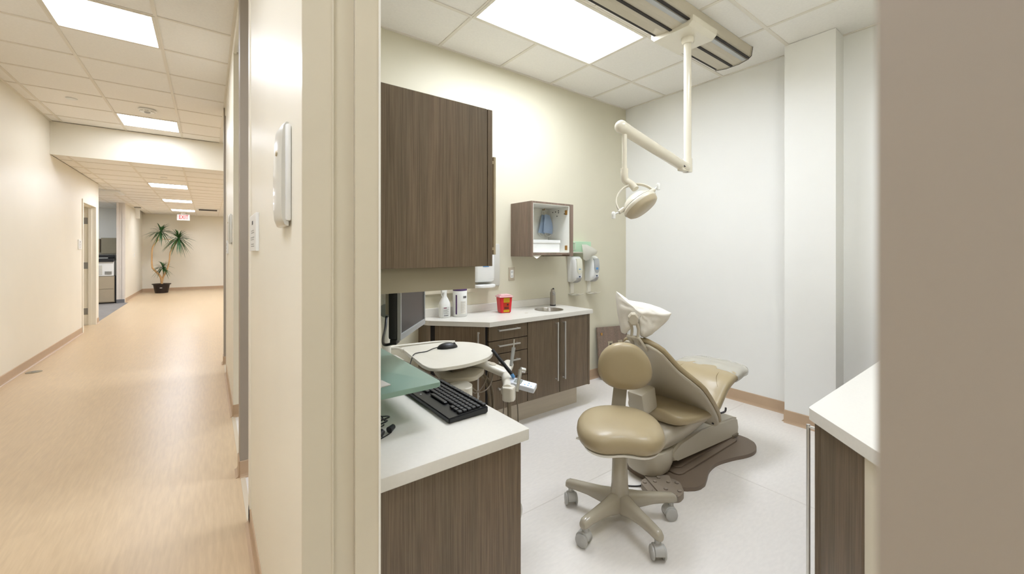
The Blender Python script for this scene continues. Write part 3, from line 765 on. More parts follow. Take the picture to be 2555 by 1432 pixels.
# tray table with mouse
TZ = .835
tt = thing('tray_table', 'white rounded delivery tray table with the mouse on it', 'table', (1.05, 1.95, TZ-.02))
poly = spline_poly([(.83, 1.745), (.93, 1.70), (1.04, 1.70), (1.15, 1.735), (1.235, 1.81), (1.285, 1.92), (1.285, 2.03), (1.24, 2.12), (1.15, 2.18), (1.02, 2.205), (.90, 2.215), (.865, 2.20), (.868, 2.14), (.845, 1.95)], 5)
bm = B(); prism(bm, poly, TZ-.016, TZ, .005); obj('tabletop', bm, 'offwhite', tt, 40)
bm = B(); tube(bm, [(.868, 2.15, TZ-.002), (.85, 2.20, TZ+.001), (.815, 2.235, TZ), (.86, 2.255, TZ), (.98, 2.235, TZ), (1.1, 2.215, TZ), (1.2, 2.165, TZ-.002)], .008, 8, 5); obj('rim_handle', bm, 'offwhite', tt, 60)
bm = B(); cyl(bm, (1.06, 1.93, TZ-.075), (1.06, 1.93, TZ-.016), .045, .06, 24); cyl(bm, (1.17, 1.98, TZ-.075), (1.17, 1.98, TZ-.016), .02, .02, 16); obj('hub', bm, 'devgrey', tt, 40)
ms = thing('mouse', 'black computer mouse on the white tray table', 'mouse', (1.085, 2.045, TZ))
bm = B(); sphere(bm, (0,0,0), .060, .034, .030, n=24)
bmesh.ops.bisect_plane(bm, geom=bm.verts[:]+bm.edges[:]+bm.faces[:], plane_co=(0,0,0), plane_no=(0,0,-1), clear_outer=True)
bmesh.ops.holes_fill(bm, edges=bm.edges[:])
bmesh.ops.transform(bm, matrix=Matrix.Translation((1.085, 2.045, TZ+.001)) @ Matrix.Rotation(-.15, 4, 'Z'), verts=bm.verts)
obj('body', bm, 'black', ms, 60)
bm = B(); cyl(bm, (1.125, 2.034, TZ+.021), (1.125, 2.042, TZ+.021), .006, .006, 12); obj('scroll_wheel', bm, 'keyblack', ms, 50)
bm = B(); tube(bm, [(1.03, 2.05, TZ+.010), (1.0, 2.06, TZ+.004), (.95, 2.03, TZ+.003), (.90, 2.03, TZ+.003), (.862, 2.00, TZ+.004), (.835, 1.97, TZ-.02), (.80, 1.93, TZ-.055), (.74, 1.90, .765)], .0025, 8, 6); obj('cord', bm, 'black', ms, 60)
# delivery unit: post, arms, instrument holder, hoses
du = thing('delivery_unit', 'beige dental delivery unit with instrument holder and hoses beside the desk', 'dental unit', (1.06, 1.95, 0))
bm = B(); lathe(bm, [(.0, 0), (.13, 0), (.13, .02), (.05, .045), (.04, .06), (.04, .70), (.0, .70)], (1.06, 1.95, 0), n=28); obj('column', bm, 'devgrey', du, 40)
bm = B(); prism(bm, round_poly([(.95, 1.84), (1.09, 1.76), (1.22, 1.86), (1.20, 2.02), (1.0, 2.06)], .03), .715, .738, .006); obj('support_plate', bm, 'devgrey', du, 40)
bm = B(); box(bm, 1.035, 1.125, 1.90, 1.99, .738, .757, .004); obj('bracket', bm, 'hose', du, 40)
bm = B(); prism(bm, round_poly([(.94, 1.70), (1.01, 1.67), (1.05, 1.71), (1.055, 1.80), (.95, 1.80)], .025), .56, .722, .006); obj('control_block', bm, 'offwhite', du, 40)
def slab(path, w, h, nm, m):
    bm = B(); P_ = smoothpath(path, 6); rs = []
    for i, p in enumerate(P_):
        d = (P_[min(i+1, len(P_)-1)]-P_[max(i-1, 0)]).normalized(); s = d.cross(V(0,0,1)).normalized()
        e = min(1, .5+5*min(i, len(P_)-1-i)/len(P_))
        rs.append([p+s*w*e*math.copysign(abs(math.cos(2*PI*k/20))**.7, math.cos(2*PI*k/20))+V(0,0,1)*h*e*math.copysign(abs(math.sin(2*PI*k/20))**.7, math.sin(2*PI*k/20)) for k in range(20)])
    rings(bm, rs); return obj(nm, bm, m, du, 60)
arm = slab([(1.165, 1.97, .757), (1.205, 1.93, .757), (1.245, 1.88, .745), (1.29, 1.80, .722), (1.315, 1.76, .712)], .036, .021, 'arm', 'offwhite')
bm = B(); lathe(bm, [(.022, 0), (.022, .003), (.0, .004)], (1.262, 1.853, .756), (.1, -.18, 1)); obj('touch_panel', bm, 'devgrey', arm, 40)
bm = B(); tube(bm, [(1.395, 1.885, .722), (1.345, 1.82, .712), (1.29, 1.75, .703), (1.225, 1.665, .695), (1.185, 1.61, .69)], lambda t: .027+.005*math.cos(t*12.5), 16, 6); hb = obj('instrument_holder', bm, 'offwhite', du, 60)
bm = B(); prism(bm, round_poly([(1.205, 1.645), (1.235, 1.60), (1.185, 1.565), (1.15, 1.61)], .015), .645, .712, .008); obj('end_cap', bm, 'offwhite', hb, 40)
ctl = thing('handpiece_control', 'small white control handset with a grey display, hanging off the instrument holder', 'controller', (1.30, 1.64, .69))
CM = Matrix.Translation((1.292, 1.628, .694)) @ Matrix.Rotation(math.radians(-58), 4, 'Z') @ Matrix.Rotation(math.radians(8), 4, 'Y') @ Matrix.Rotation(math.radians(18), 4, 'X')
bm = B(); box(bm, -.075, .075, -.026, .026, -.015, .015, .006, 3, CM); obj('housing', bm, 'ctrl', ctl, 40)
bm = B(); box(bm, -.040, .000, -.014, .018, .0145, .016, .0005, 1, CM); obj('display', bm, 'lcd', ctl)
bm = B()
for i, j in ((0,0),(1,0),(1,1),(2,0)): box(bm, .016+i*.017, .024+i*.017, -.012+j*.016, -.007+j*.016, .0148, .0156, 0, 1, CM)
obj('button', bm, 'bluelab', ctl, label='blue keypad marks')
bm = B(); cyl(bm, CM @ V(-.05, 0, -.014), CM @ V(-.05, 0, -.024), .010, .008, 12); obj('clip', bm, 'ctrl', ctl, 60)
def instrument(name, a_, b_, r1, r2, m, label, extra=None):
    t = thing(name, label, 'dental instrument', b_)
    bm = B(); tube(bm, [a_, b_], lambda q: r1+(r2-r1)*q, 14); obj('barrel', bm, m, t, 60)
    if extra: extra(t)
    return t
def tipblue(t):
    bm = B(); cyl(bm, (1.266, 1.681, .742), (1.274, 1.672, .724), .0095, .009, 14); obj('collar', bm, 'bluelab', t, 50, label='blue collar')
instrument('suction_tip', (1.205, 1.77, .860), (1.268, 1.68, .740), .0085, .010, 'black', 'black suction tip leaning in the instrument holder', tipblue)
def syrtip(t):
    bm = B(); tube(bm, [(1.405, 1.845, .83), (1.412, 1.85, .875)], .0035, 8); obj('nozzle', bm, 'steel', t, 60)
instrument('air_water_syringe', (1.375, 1.83, .735), (1.405, 1.845, .83), .009, .011, 'silver', 'clear and silver syringe at the far end of the instrument holder', syrtip)
def hp(t):
    bm = B(); cyl(bm, (1.262, 1.60, .785), (1.285, 1.592, .778), .013, .012, 16); obj('head', bm, 'steel', t, 50)
instrument('handpiece', (1.262, 1.60, .785), (1.228, 1.585, .685), .010, .008, 'steel', 'polished steel handpiece at the near end of the instrument holder', hp)
for pts in ([(1.20, 1.90, .72), (1.245, 1.86, .66), (1.25, 1.83, .55), (1.22, 1.82, .35), (1.16, 1.86, .10), (1.12, 1.90, .03)],
        [(1.185, 1.91, .72), (1.225, 1.87, .67), (1.232, 1.84, .55), (1.20, 1.83, .35), (1.14, 1.86, .10), (1.10, 1.90, .03)],
        [(1.185, 1.60, .66), (1.185, 1.60, .45), (1.165, 1.63, .2), (1.13, 1.78, .03)], [(1.20, 1.61, .66), (1.20, 1.61, .45), (1.18, 1.64, .2), (1.14, 1.80, .03)]):
    bm = B(); tube(bm, pts, .0075, 10, 7); obj('hose', bm, 'hose', du, 60)
for pts in ([(1.235, 1.60, .68), (1.245, 1.60, .5), (1.22, 1.63, .25), (1.15, 1.80, .03)], [(1.24, 1.87, .73), (1.30, 1.82, .68), (1.30, 1.80, .5), (1.24, 1.82, .2), (1.16, 1.88, .03)], [(1.05, 1.76, .70), (1.12, 1.80, .64), (1.20, 1.84, .66), (1.24, 1.86, .72)], [(1.04, 1.72, .68), (1.08, 1.74, .60), (1.09, 1.76, .4), (1.08, 1.84, .04)], [(1.06, 1.75, .70), (1.13, 1.77, .65), (1.21, 1.80, .66), (1.26, 1.84, .72)]):
    bm = B(); tube(bm, pts, .003, 8, 7); obj('tubing', bm, 'hose', du, 60)

# ================================================================== back counter along the sage wall
bc = thing('base_cabinet', 'brown base cabinet run with drawers and doors below the sink counter', 'cabinet', (2.1, 2.7, 0))
F = 2.49
bm = B(); prism(bm, [(1.662, F+.02), (2.748, F+.02), (2.748, WY), (1.335, WY), (1.335, 2.83), (1.355, 2.81)], .183, .825); obj('carcass', bm, 'gap', bc)
bm = B(); prism(bm, [(1.72, F+.105), (2.70, F+.105), (2.70, WY), (1.40, WY), (1.40, 2.92)], 0, .183); obj('toe_kick', bm, 'toe', bc)
obj('side_panel', boxes((2.741, 2.762, F, WY, .183, .825)), 'wood', bc)
obj('side_panel', boxes((1.325, 1.343, 2.80, WY, .183, .825)), 'wood', bc)
for z0, z1 in ((.712, .822), (.610, .706), (.412, .604), (.187, .406)):
    d = obj('drawer', boxes((1.665, 2.032, F, F+.02, z0, z1), bev=.001), 'wood', bc)
    zh = z1-.033 if z1-z0 < .15 else z1-.055
    bm = B(); box(bm, 1.735, 1.938, F-.036, F-.026, zh-.005, zh+.005, .001); box(bm, 1.745, 1.753, F-.03, F, zh-.004, zh+.004); box(bm, 1.92, 1.928, F-.03, F, zh-.004, zh+.004)
    obj('handle', bm, 'steel', d)
for x0, x1, xh in ((2.038, 2.384, 2.340), (2.390, 2.736, 2.424)):
    d = obj('door', boxes((x0, x1, F, F+.02, .187, .822), bev=.001), 'wood', bc)
    bm = B(); box(bm, xh-.005, xh+.005, F-.036, F-.026, .30, .79, .001); box(bm, xh-.004, xh+.004, F-.03, F, .775, .783); box(bm, xh-.004, xh+.004, F-.03, F, .307, .315)
    obj('handle', bm, 'steel', d)
# angled door
A0, A1 = V(1.640, 2.493, 0), V(1.356, 2.795, 0)
ad = (A1-A0).normalized(); an = V(ad.y, -ad.x, 0); an = -an if an.y > 0 else an
def abox(bm, u0, u1, d0, d1, z0, z1, bev=0):
    Mx = Matrix(((ad.x, an.x, 0, A0.x), (ad.y, an.y, 0, A0.y), (0,0,1,0), (0,0,0,1))); box(bm, u0, u1, d0, d1, z0, z1, bev, 2, Mx)
bm = B(); abox(bm, .008, (A1-A0).length-.02, -.018, .002, .187, .822, .001); d = obj('door', bm, 'wood', bc)
bm = B(); abox(bm, .045, .055, .028, .038, .30, .79, .001); abox(bm, .046, .054, .0, .03, .775, .783); abox(bm, .046, .054, 0, .03, .307, .315); obj('handle', bm, 'steel', d)
ct = thing('countertop', 'white solid countertop with upstand along the sage wall', 'countertop', (2.1, 2.7, .825))
bm = B(); prism(bm, round_poly([(1.655, F-.028), (2.775, F-.028), (2.775, WY), (1.31, WY), (1.31, 2.83), (1.325, 2.80)], .004), .825, .86, .002)
top = obj('worktop', bm, 'counter', ct, 30)
obj('upstand', boxes((1.315, 2.74, WY-.018, WY, .86, .925), bev=.002), 'counter', ct)
# sink bowl set in the counter: cut a round hole
SX, SY, SR = 2.455, 2.70, .125
cb2 = B(); cyl(cb2, (SX, SY, .80), (SX, SY, .90), SR, SR, 48)
me = bpy.data.meshes.new('cut'); bmesh.ops.recalc_face_normals(cb2, faces=cb2.faces); cb2.to_mesh(me); cb2.free()
cut = bpy.data.objects.new('cut', me); C.objects.link(cut)
cut.location = (0,0,0)
for tgt in (top,):
    md = tgt.modifiers.new('hole', 'BOOLEAN'); md.operation = 'DIFFERENCE'; md.object = cut; md.solver = 'EXACT'
bpy.context.view_layer.update()
newme = bpy.data.meshes.new_from_object(top.evaluated_get(bpy.context.evaluated_depsgraph_get()))
top.modifiers.clear(); top.data = newme
bpy.data.objects.remove(cut)
sk = thing('sink', 'small round steel sink set into the far end of the white countertop', 'sink', (SX, SY, .75))
bm = B()
pro = [(SR+.006, .8615), (SR-.004, .862), (SR-.008, .855), (SR-.014, .80), (SR-.04, .752), (.03, .748), (.0, .748), (0, .745), (.03, .745), (SR-.035, .749), (SR-.010, .80), (SR-.003, .855)]
rings(bm, [[V(SX+math.cos(2*PI*k/40)*max(r, .0005), SY+math.sin(2*PI*k/40)*max(r, .0005), z) for k in range(40)] for r, z in pro], cap=False, closed=True)
obj('bowl', bm, 'sinksteel', sk, 50)
bm = B(); lathe(bm, [(.022, 0), (.02, .004), (.0, .003)], (SX, SY, .748)); obj('drain', bm, 'steel', sk, 50)
bmh = B(); lathe(bmh, [(.016, 0), (.016, .001), (0, .001)], (2.16, 2.66, .86)); solo('countertop_plug', bmh, mat('plug_beige', (214,206,190), .4), 'small flat beige plug in the countertop left of the sink', 'plug', None, 40)
# faucet: squat steel cylinder
fa = thing('faucet', 'short cylindrical steel faucet behind the round sink', 'faucet', (2.66, 2.86, .86))
FX, FY = 2.655, 2.865
bm = B(); lathe(bm, [(.028, 0), (.028, .012)], (FX, FY, .86)); obj('base_ring', bm, 'black', fa, 40)
bm = B(); lathe(bm, [(.027, .012), (.027, .125), (.020, .14), (.0, .14)], (FX, FY, .86)); obj('body', bm, 'sinksteel', fa, 40)
bm = B(); lathe(bm, [(.018, .14), (.018, .155), (.010, .165), (.0, .168)], (FX, FY, .86)); obj('cap', bm, 'sinksteel', fa, 40)
bm = B(); tube(bm, [(FX, FY, 1.018), (FX-.012, FY-.02, 1.028), (FX-.02, FY-.035, 1.025)], .006, 8, 3); obj('lever', bm, 'black', fa, 60)
bm = B(); tube(bm, [(FX-.006, FY-.018, .985), (FX-.03, FY-.045, .975)], .011, 10); obj('spout', bm, 'steel', fa, 60)
# spray bottle
SB = (1.50, 2.875)
sb = thing('spray_bottle', 'white disinfectant spray bottle on the left end of the countertop', 'bottle', (*SB, .86))
bm = B(); rs = []
for z, rx, ry in ((0,.042,.028),(.004,.047,.031),(.095,.047,.031),(.115,.045,.030),(.150,.026,.020),(.165,.017,.016),(.19,.0155,.0155)):
    rs.append([V(SB[0]+rx*math.copysign(abs(math.cos(2*PI*k/28))**.7, math.cos(2*PI*k/28)), SB[1]+ry*math.copysign(abs(math.sin(2*PI*k/28))**.8, math.sin(2*PI*k/28)), .86+z) for k in range(28)])
rings(bm, rs); obj('bottle', bm, 'white', sb, 60)
bm = B(); box(bm, SB[0]-.03, SB[0]+.018, SB[1]-.012, SB[1]+.012, 1.055, 1.085, .005); cyl(bm, (SB[0], SB[1], 1.04), (SB[0], SB[1], 1.058), .017, .017); obj('spray_head', bm, 'white', sb, 50)
bm = B(); tube(bm, [(SB[0]-.02, SB[1], 1.058), (SB[0]-.026, SB[1], 1.04), (SB[0]-.020, SB[1], 1.025)], .004, 8, 3); obj('trigger', bm, 'white', sb, 60)
lb = boxes((SB[0]-.030, SB[0]+.024, SB[1]-.0325, SB[1]-.0308, .872, .945)); L = obj('label', lb, mat('bottle_label', (222,222,218), .4), sb)
bm = B()
for k in range(7): box(bm, SB[0]-.026, SB[0]+.02-(k % 3)*.006, SB[1]-.0333, SB[1]-.0324, .888+k*.006, .8895+k*.006)
box(bm, SB[0]-.024, SB[0]+.016, SB[1]-.0333, SB[1]-.0324, .875, .880)
obj('label_print', bm, 'ink', L)
bm = B(); box(bm, SB[0]-.024, SB[0]+.002, SB[1]-.0333, SB[1]-.0324, .934, .941); obj('label_mark', bm, mat('label_maroon', (120,50,70), .5), L, label='maroon mark')
# wipes canister
WC = (1.632, 2.862)
wc = thing('wipes_canister', 'round white wipes canister with purple edge beside the spray bottle', 'canister', (*WC, .86))
bm = B(); lathe(bm, [(0, 0), (.054, 0), (.0575, .004), (.0575, .203), (.055, .207), (0, .207)], (*WC, .86), n=40); obj('can', bm, 'white', wc, 50)
bm = B(); lathe(bm, [(.057, .207), (.057, .220), (.052, .225), (0, .226)], (*WC, .86), n=40); obj('lid', bm, 'purple', wc, 50)
def arc_patch(c, r, a0, a1, z0, z1, n=10, th=.0006):
    bm = B(); pr_ = []
    for k in range(n+1):
        a = a0+(a1-a0)*k/n; cx, sx_ = math.cos(a), math.sin(a)
        pr_.append([V(c[0]+q*cx, c[1]+q*sx_, z) for q, z in ((r, z0), (r+th, z0), (r+th, z1), (r, z1))])
    rings(bm, pr_); return bm
obj('purple_band', arc_patch(WC, .0577, -2.72, -2.5, .88, 1.035), 'purple', wc, label='purple edge of the label')
obj('label_panel', arc_patch(WC, .0577, -2.0, -1.15, .885, .985), mat('can_label', (226,222,212), .5), wc)
bm = arc_patch(WC, .0584, -1.95, -1.3, .975, .978)
for k in range(9):
    b2 = arc_patch(WC, .0584, -1.95, -1.25-(k % 3)*.12, .895+k*.0085, .8965+k*.0085); me_ = bpy.data.meshes.new('t'); b2.to_mesh(me_); bm.from_mesh(me_); b2.free(); bpy.data.meshes.remove(me_)
obj('label_print', bm, 'lightink', wc)
bm = B()
for k in range(7):
    a0 = -1.62+.08*k; b2 = arc_patch(WC, .0584, a0, a0+.045, 1.008, 1.026, 2); me_ = bpy.data.meshes.new('t'); b2.to_mesh(me_); bm.from_mesh(me_); b2.free(); bpy.data.meshes.remove(me_)
obj('barcode', bm, 'ink', wc)
# sharps container
SC = (2.03, 2.80)
sc = thing('sharps_container', 'red sharps container with pink lid and yellow label on the countertop', 'container', (*SC, .86))
def frustum(x, y, ax, ay, bx, by, z0, z1, bev=.006):
    bm = B()
    v = [bm.verts.new((x+i*ax, y+j*ay, z0)) for i, j in ((-1,-1),(1,-1),(1,1),(-1,1))]+[bm.verts.new((x+i*bx, y+j*by, z1)) for i, j in ((-1,-1),(1,-1),(1,1),(-1,1))]
    for q in ((3,2,1,0),(4,5,6,7),(0,1,5,4),(1,2,6,5),(2,3,7,6),(3,0,4,7)): bm.faces.new([v[i] for i in q])
    bmesh.ops.bevel(bm, geom=bm.edges[:], offset=bev, segments=2, affect='EDGES'); return bm
rz = Matrix.Translation((*SC, 0)) @ Matrix.Rotation(-.25, 4, 'Z') @ Matrix.Translation((-SC[0], -SC[1], 0))
bm = frustum(*SC, .046, .042, .056, .050, .86, .995); bmesh.ops.transform(bm, matrix=rz, verts=bm.verts); obj('tub', bm, 'red', sc, 40)
bm = frustum(*SC, .066, .060, .062, .056, .993, 1.005, .004); bmesh.ops.transform(bm, matrix=rz, verts=bm.verts); lid = obj('lid', bm, 'pink', sc, 40)
bm = frustum(*SC, .052, .046, .044, .040, 1.005, 1.016, .004); bmesh.ops.transform(bm, matrix=rz, verts=bm.verts); obj('lid_cap', bm, 'pink', lid, 40)
def lab(z0, z1, m, nm, x0=-.024, x1=.030, off=.0012):
    bm = B(); v = []
    for z in (z0, z1):
        yy = -(.042+(z-.86)/.135*.008)-off
        v.append([bm.verts.new((SC[0]+x, SC[1]+yy, z)) for x in (x0, x1)])
    bm.faces.new((v[0][0], v[0][1], v[1][1], v[1][0]))
    r = bmesh.ops.solidify(bm, geom=bm.faces[:], thickness=.0006)
    bmesh.ops.transform(bm, matrix=rz, verts=bm.verts); return obj(nm, bm, m, sc)
lab(.868, .888, 'yellow', 'yellow_label'); lab(.89, .948, 'orange', 'orange_label'); lab(.95, .988, 'yellow', 'yellow_label')
for z in (.896, .906): lab(z, z+.005, 'ink', 'label_print', -.018, .024, .002)
lab(.925, .938, 'ink', 'label_print', .006, .020, .002)
for z in (.958, .968, .978): lab(z, z+.0025, mat('label_amber', (206,160,40), .5), 'label_print', -.018, .024, .002)

# ---- on the sage wall
wl = thing('open_wall_cabinet', 'open brown cube cabinet on the sage wall holding face masks', 'cabinet', (2.5, 2.8, 1.335))
X0, X1, Y0 = 2.235, 2.745, 2.68; Z0, Z1 = 1.337, 1.822
obj('side_panel', boxes((X0, X0+.018, Y0, WY, Z0, Z1), bev=.001), 'woodlight', wl)
obj('side_panel', boxes((X1-.05, X1, Y0, WY, Z0, Z1), bev=.001), 'woodlight', wl)
obj('top_panel', boxes((X0+.018, X1-.05, Y0, WY, Z1-.016, Z1)), 'woodlight', wl)
obj('bottom_panel', boxes((X0+.018, X1-.05, Y0, WY, Z0+.016, Z0+.034)), 'woodlight', wl)
obj('valance', boxes((X0+.25, X1-.05, Y0+.12, WY, Z0, Z0+.016)), 'wood', wl)
bm = B(); box(bm, X0+.018, X0+.024, Y0+.002, WY, Z0+.034, Z1-.016); box(bm, X1-.056, X1-.05, Y0+.002, WY, Z0+.034, Z1-.016); box(bm, X0+.024, X1-.056, WY-.008, WY-.001, Z0+.034, Z1-.016)
box(bm, X0+.024, X1-.056, Y0+.002, WY-.008, Z1-.022, Z1-.016); box(bm, X0+.024, X1-.056, Y0+.002, WY-.008, Z0+.034, Z0+.038)
obj('white_lining', bm, 'melamine', wl)
for z in (Z0+.08, Z1-.075):
    bm = B(); box(bm, X1-.064, X1-.056, Y0+.02, Y0+.05, z-.022, z+.022, .004); box(bm, X1-.070, X1-.060, Y0+.028, Y0+.042, z-.012, z+.012, .003); obj('hinge_plate', bm, 'gold', wl, 40, label='brass hinge plate')
bm = B()
for y, z in ((2.90, Z1-.06), (2.86, Z1-.058), (2.82, Z1-.05), (2.82, Z1-.068), (2.84, Z1-.10), (2.74, Z1-.085)): cyl(bm, (X1-.056, y, z), (X1-.0595, y, z), .005, .005, 10)
obj('peg_hole', bm, 'ink', wl)
# masks hanging on hook
mk = B(); tube(mk, [(2.62, WY-.008, 1.79), (2.62, WY-.03, 1.785), (2.62, WY-.035, 1.80)], .004, 8, 4)
solo('wall_hook', mk, 'gold', 'small brass hook holding the face masks inside the open cabinet', 'hook', None, 60)
def mask(x, y, z, tilt, label, wd=.085):
    t = thing('face_mask', label, 'face mask', (x, y, z-.18), 'blue face masks on the hook')
    bm = B(); n = 14; rows_ = 8; g = []
    for j in range(rows_+1):
        v = j/rows_; r = []
        for i in range(n+1):
            u = i/n-.5; ww = wd*(.62+.55*math.sin(min(1, v*1.3)*PI/2))
            r.append(bm.verts.new((x+u*ww+tilt*v, y-.0018*(1 if i % 2 else -1)-.012*math.sin(v*PI)-.012*math.cos(u*PI), z-.05-.178*v-.012*u)))
        g.append(r)
    for j in range(rows_):
        for i in range(n): bm.faces.new((g[j][i], g[j][i+1], g[j+1][i+1], g[j+1][i]))
    bmesh.ops.solidify(bm, geom=bm.faces[:], thickness=.0015)
    obj('fabric', bm, 'blue', t, 60)
    bm = B(); tube(bm, [(x-wd*.3, y, z-.052), (x-.012, y, z-.012), (x, y-.004, z), (x+.012, y, z-.012), (x+wd*.3, y, z-.052)], .0018, 6, 5); obj('ear_loop', bm, 'tissue', t, 60, label='white elastic loop')
    bm = B(); tube(bm, [(x-wd*.42+tilt, y, z-.226), (x-wd*.3+tilt, y-.006, z-.248), (x+tilt, y-.012, z-.255), (x+wd*.3+tilt, y-.006, z-.245), (x+wd*.42+tilt, y, z-.23)], .0022, 6, 5)
    obj('ear_loop', bm, 'tissue', t, 60, label='white elastic loop')
mask(2.608, 2.945, 1.785, -.026, 'blue pleated face mask hanging behind the other one in the cube cabinet', .075)
mask(2.622, 2.905, 1.785, .006, 'front blue pleated face mask hanging in the cube cabinet', .10)
bx = thing('white_storage_box', 'white lidded box lying in the bottom of the open cube cabinet', 'box', (2.40, 2.8, Z0+.038))
obj('tub', boxes((X0+.028, 2.617, 2.73, 2.95, Z0+.039, Z0+.128), bev=.002), 'white', bx)
obj('lid', boxes((X0+.026, 2.622, 2.725, 2.955, Z0+.122, Z0+.150), bev=.002), 'white', bx)
pp = B(); prism(pp, [(2.25, 2.69), (2.61, 2.69), (2.61, 2.90), (2.25, 2.90)], Z0+.012, Z0+.0155); 
v0 = [pp.verts.new(p) for p in ((2.25, 2.692, Z0+.012), (2.36, 2.692, Z0+.012), (2.29, 2.675, Z0-.018))]; pp.faces.new(v0)
solo('paper_towel_stack', pp, 'tissue', 'thin paper sheet with a folded corner sticking out below the cube cabinet', 'paper')
# outlet
ou = thing('wall_outlet', 'steel-plated double outlet on the sage wall left of the cube cabinet', 'outlet', (2.243, WY, 1.115))
obj('plate', boxes((2.208, 2.278, WY-.006, WY, 1.115, 1.235), bev=.002), 'toe', ou)
obj('socket', boxes((2.226, 2.260, WY-.010, WY-.005, 1.138, 1.212), bev=.002), 'white', ou)
bm = B()
for z in (1.155, 1.192):
    box(bm, 2.235, 2.238, WY-.0108, WY-.0098, z-.006, z+.006); box(bm, 2.247, 2.250, WY-.0108, WY-.0098, z-.006, z+.006)
obj('slot', bm, 'ink', ou)
# raceway on the wall behind monitor
rw = thing('wall_raceway', 'beige cable raceway on the wall behind the spray bottle and monitor', 'raceway', (1.2, WY, 1.03))
obj('channel', boxes((.75, 1.86, WY-.03, WY, 1.035, 1.115), bev=.003), 'trimcream', rw)
obj('cover_strip', boxes((.76, 1.85, WY-.033, WY-.028, 1.04, 1.072), bev=.001), 'trimcream', rw)
# paper towel dispenser
td = thing('towel_dispenser', 'white wall dispenser half hidden behind the large wall cabinet', 'dispenser', (1.96, WY, 1.07))
obj('back_plate', boxes((1.76, 2.10, WY-.022, WY, 1.075, 1.45), bev=.010), 'dispwhite', td, 40)
obj('cover', boxes((1.79, 2.0, WY-.10, WY-.022, 1.12, 1.44), bev=.03), 'white', td, 50)
bm = B(); prism(bm, round_poly([(1.78, WY-.02), (2.0, WY-.02), (1.98, WY-.14), (1.80, WY-.14)], .04), 1.075, 1.10, .008); obj('drip_tray', bm, 'white', td, 50)
obj('label', boxes((1.865, 1.925, WY-.1025, WY-.098, 1.25, 1.275)), 'bluelab', td)
# soap dispensers
def soap(x, label, win):
    t = thing('soap_dispenser', label, 'dispenser', (x, WY, .93), 'white soap dispensers on the sage wall')
    prof = [(0, 0), (.07, .0), (.10, .02), (.112, .06), (.115, .15), (.108, .22), (.085, .255), (.05, .265), (0, .265)]
    bm = B(); rs = []; n = 11
    for k in range(n):
        a = -1+2*k/(n-1); s = (1-.35*abs(a)**4)
        rs.append([V(x+a*.066*(1-.12*(pz < .05)), WY-.004-px_*s, 1.07+pz) for px_, pz in prof])
    rings(bm, rs); obj('cover', bm, 'white', t, 50)
    bm = B(); rs = []
    for k in range(7):
        a = -1+2*k/6; hh = .5+.5*math.sqrt(max(0, 1-a*a))
        rs.append([V(x+a*.038, WY-.004-q, 1.07+zz) for q, zz in ((.1165, .145-.06*hh), (.119, .15-.055*hh), (.1175, .17), (.111, .225), (.10, .24), (.09, .235), (.1, .17))])
    rings(bm, rs); obj('window', bm, win, t, 60)
    obj('label', boxes((x-.018, x+.014, WY-.1245, WY-.1225, 1.192, 1.214)), 'bluelab', t) if win != 'soap' else obj('label', boxes((x-.016, x+.008, WY-.1245, WY-.1225, 1.198, 1.206)), 'bluelab', t)
    obj('logo', boxes((x-.009, x+.009, WY-.1215, WY-.1175, 1.112, 1.132)), 'navy', t, label='small dark blue square logo')
    bm = B(); rs = []
    for k in range(7):
        a = -1+2*k/6; s = (1-.3*abs(a)**3)
        rs.append([V(x+a*.04, WY-.01-q*s, 1.07+zz) for q, zz in ((.07, -.006), (.105, .012), (.122, .045), (.11, .05), (.07, .03))])
    rings(bm, rs); obj('push_bar', bm, 'lightink', t, 60)
    bm = B(); box(bm, x-.03, x+.03, WY-.008, WY, .945, 1.07, .002); box(bm, x-.024, x+.024, WY-.014, WY-.007, .95, 1.07, .003)
    tr = obj('bracket', bm, 'offwhite', t, 40)
    bm = B(); rs = []
    for k in range(9):
        q = k/8; hw = .045+.012*math.sin(q*PI); yy = WY-.002-.13*q; zz = .940-.010*math.sin(q*PI)+.012*q*q
        rs.append([V(x-hw, yy, zz+.006), V(x, yy, zz-.002), V(x+hw, yy, zz+.006), V(x+hw, yy, zz+.001), V(x, yy, zz-.007), V(x-hw, yy, zz+.001)])
    rings(bm, rs); obj('drip_tray', bm, 'offwhite', t, 60)
soap(3.025, 'left soap dispenser with cream window, nearest the cube cabinet', 'soap')
soap(3.285, 'right soap dispenser with grey window, under the tissue', 'silver')
# glove/tissue box in holder
gb = thing('tissue_box', 'green tissue box in a wall holder with a tissue pulled out', 'tissue box', (3.12, 2.93, 1.37))
obj('carton', boxes((2.93, 3.23, WY-.085, WY-.002, 1.372, 1.485), bev=.002), 'glove', gb)
bm = B(); box(bm, 2.925, 3.235, WY-.09, WY-.086, 1.368, 1.378); box(bm, 2.925, 2.93, WY-.09, WY, 1.368, 1.45)
for x in (2.945, 2.985): box(bm, x, x+.005, WY-.0905, WY-.0865, 1.40, 1.475)
box(bm, 2.945, 2.99, WY-.0905, WY-.0865, 1.470, 1.475); box(bm, 2.945, 2.99, WY-.0905, WY-.0865, 1.40, 1.405)
obj('wire_holder', bm, 'offwhite', gb)
bm = B(); g = []
for j in range(7):
    v = j/6; r = []
    for i in range(9):
        u = i/8-.5; w_ = .07+.17*math.sin(min(1, v*1.1)*PI/2)
        r.append(bm.verts.new((3.12+.05*v+u*w_, WY-.09-.05*math.sin(v*2.2)-.012*math.sin(i*1.9+v*2)*v, 1.435-.09*v-.06*v*v*(1-abs(2*u+.5))+.02*(1-v))))
    g.append(r)
for j in range(6):
    for i in range(8): bm.faces.new((g[j][i], g[j][i+1], g[j+1][i+1], g[j+1][i]))
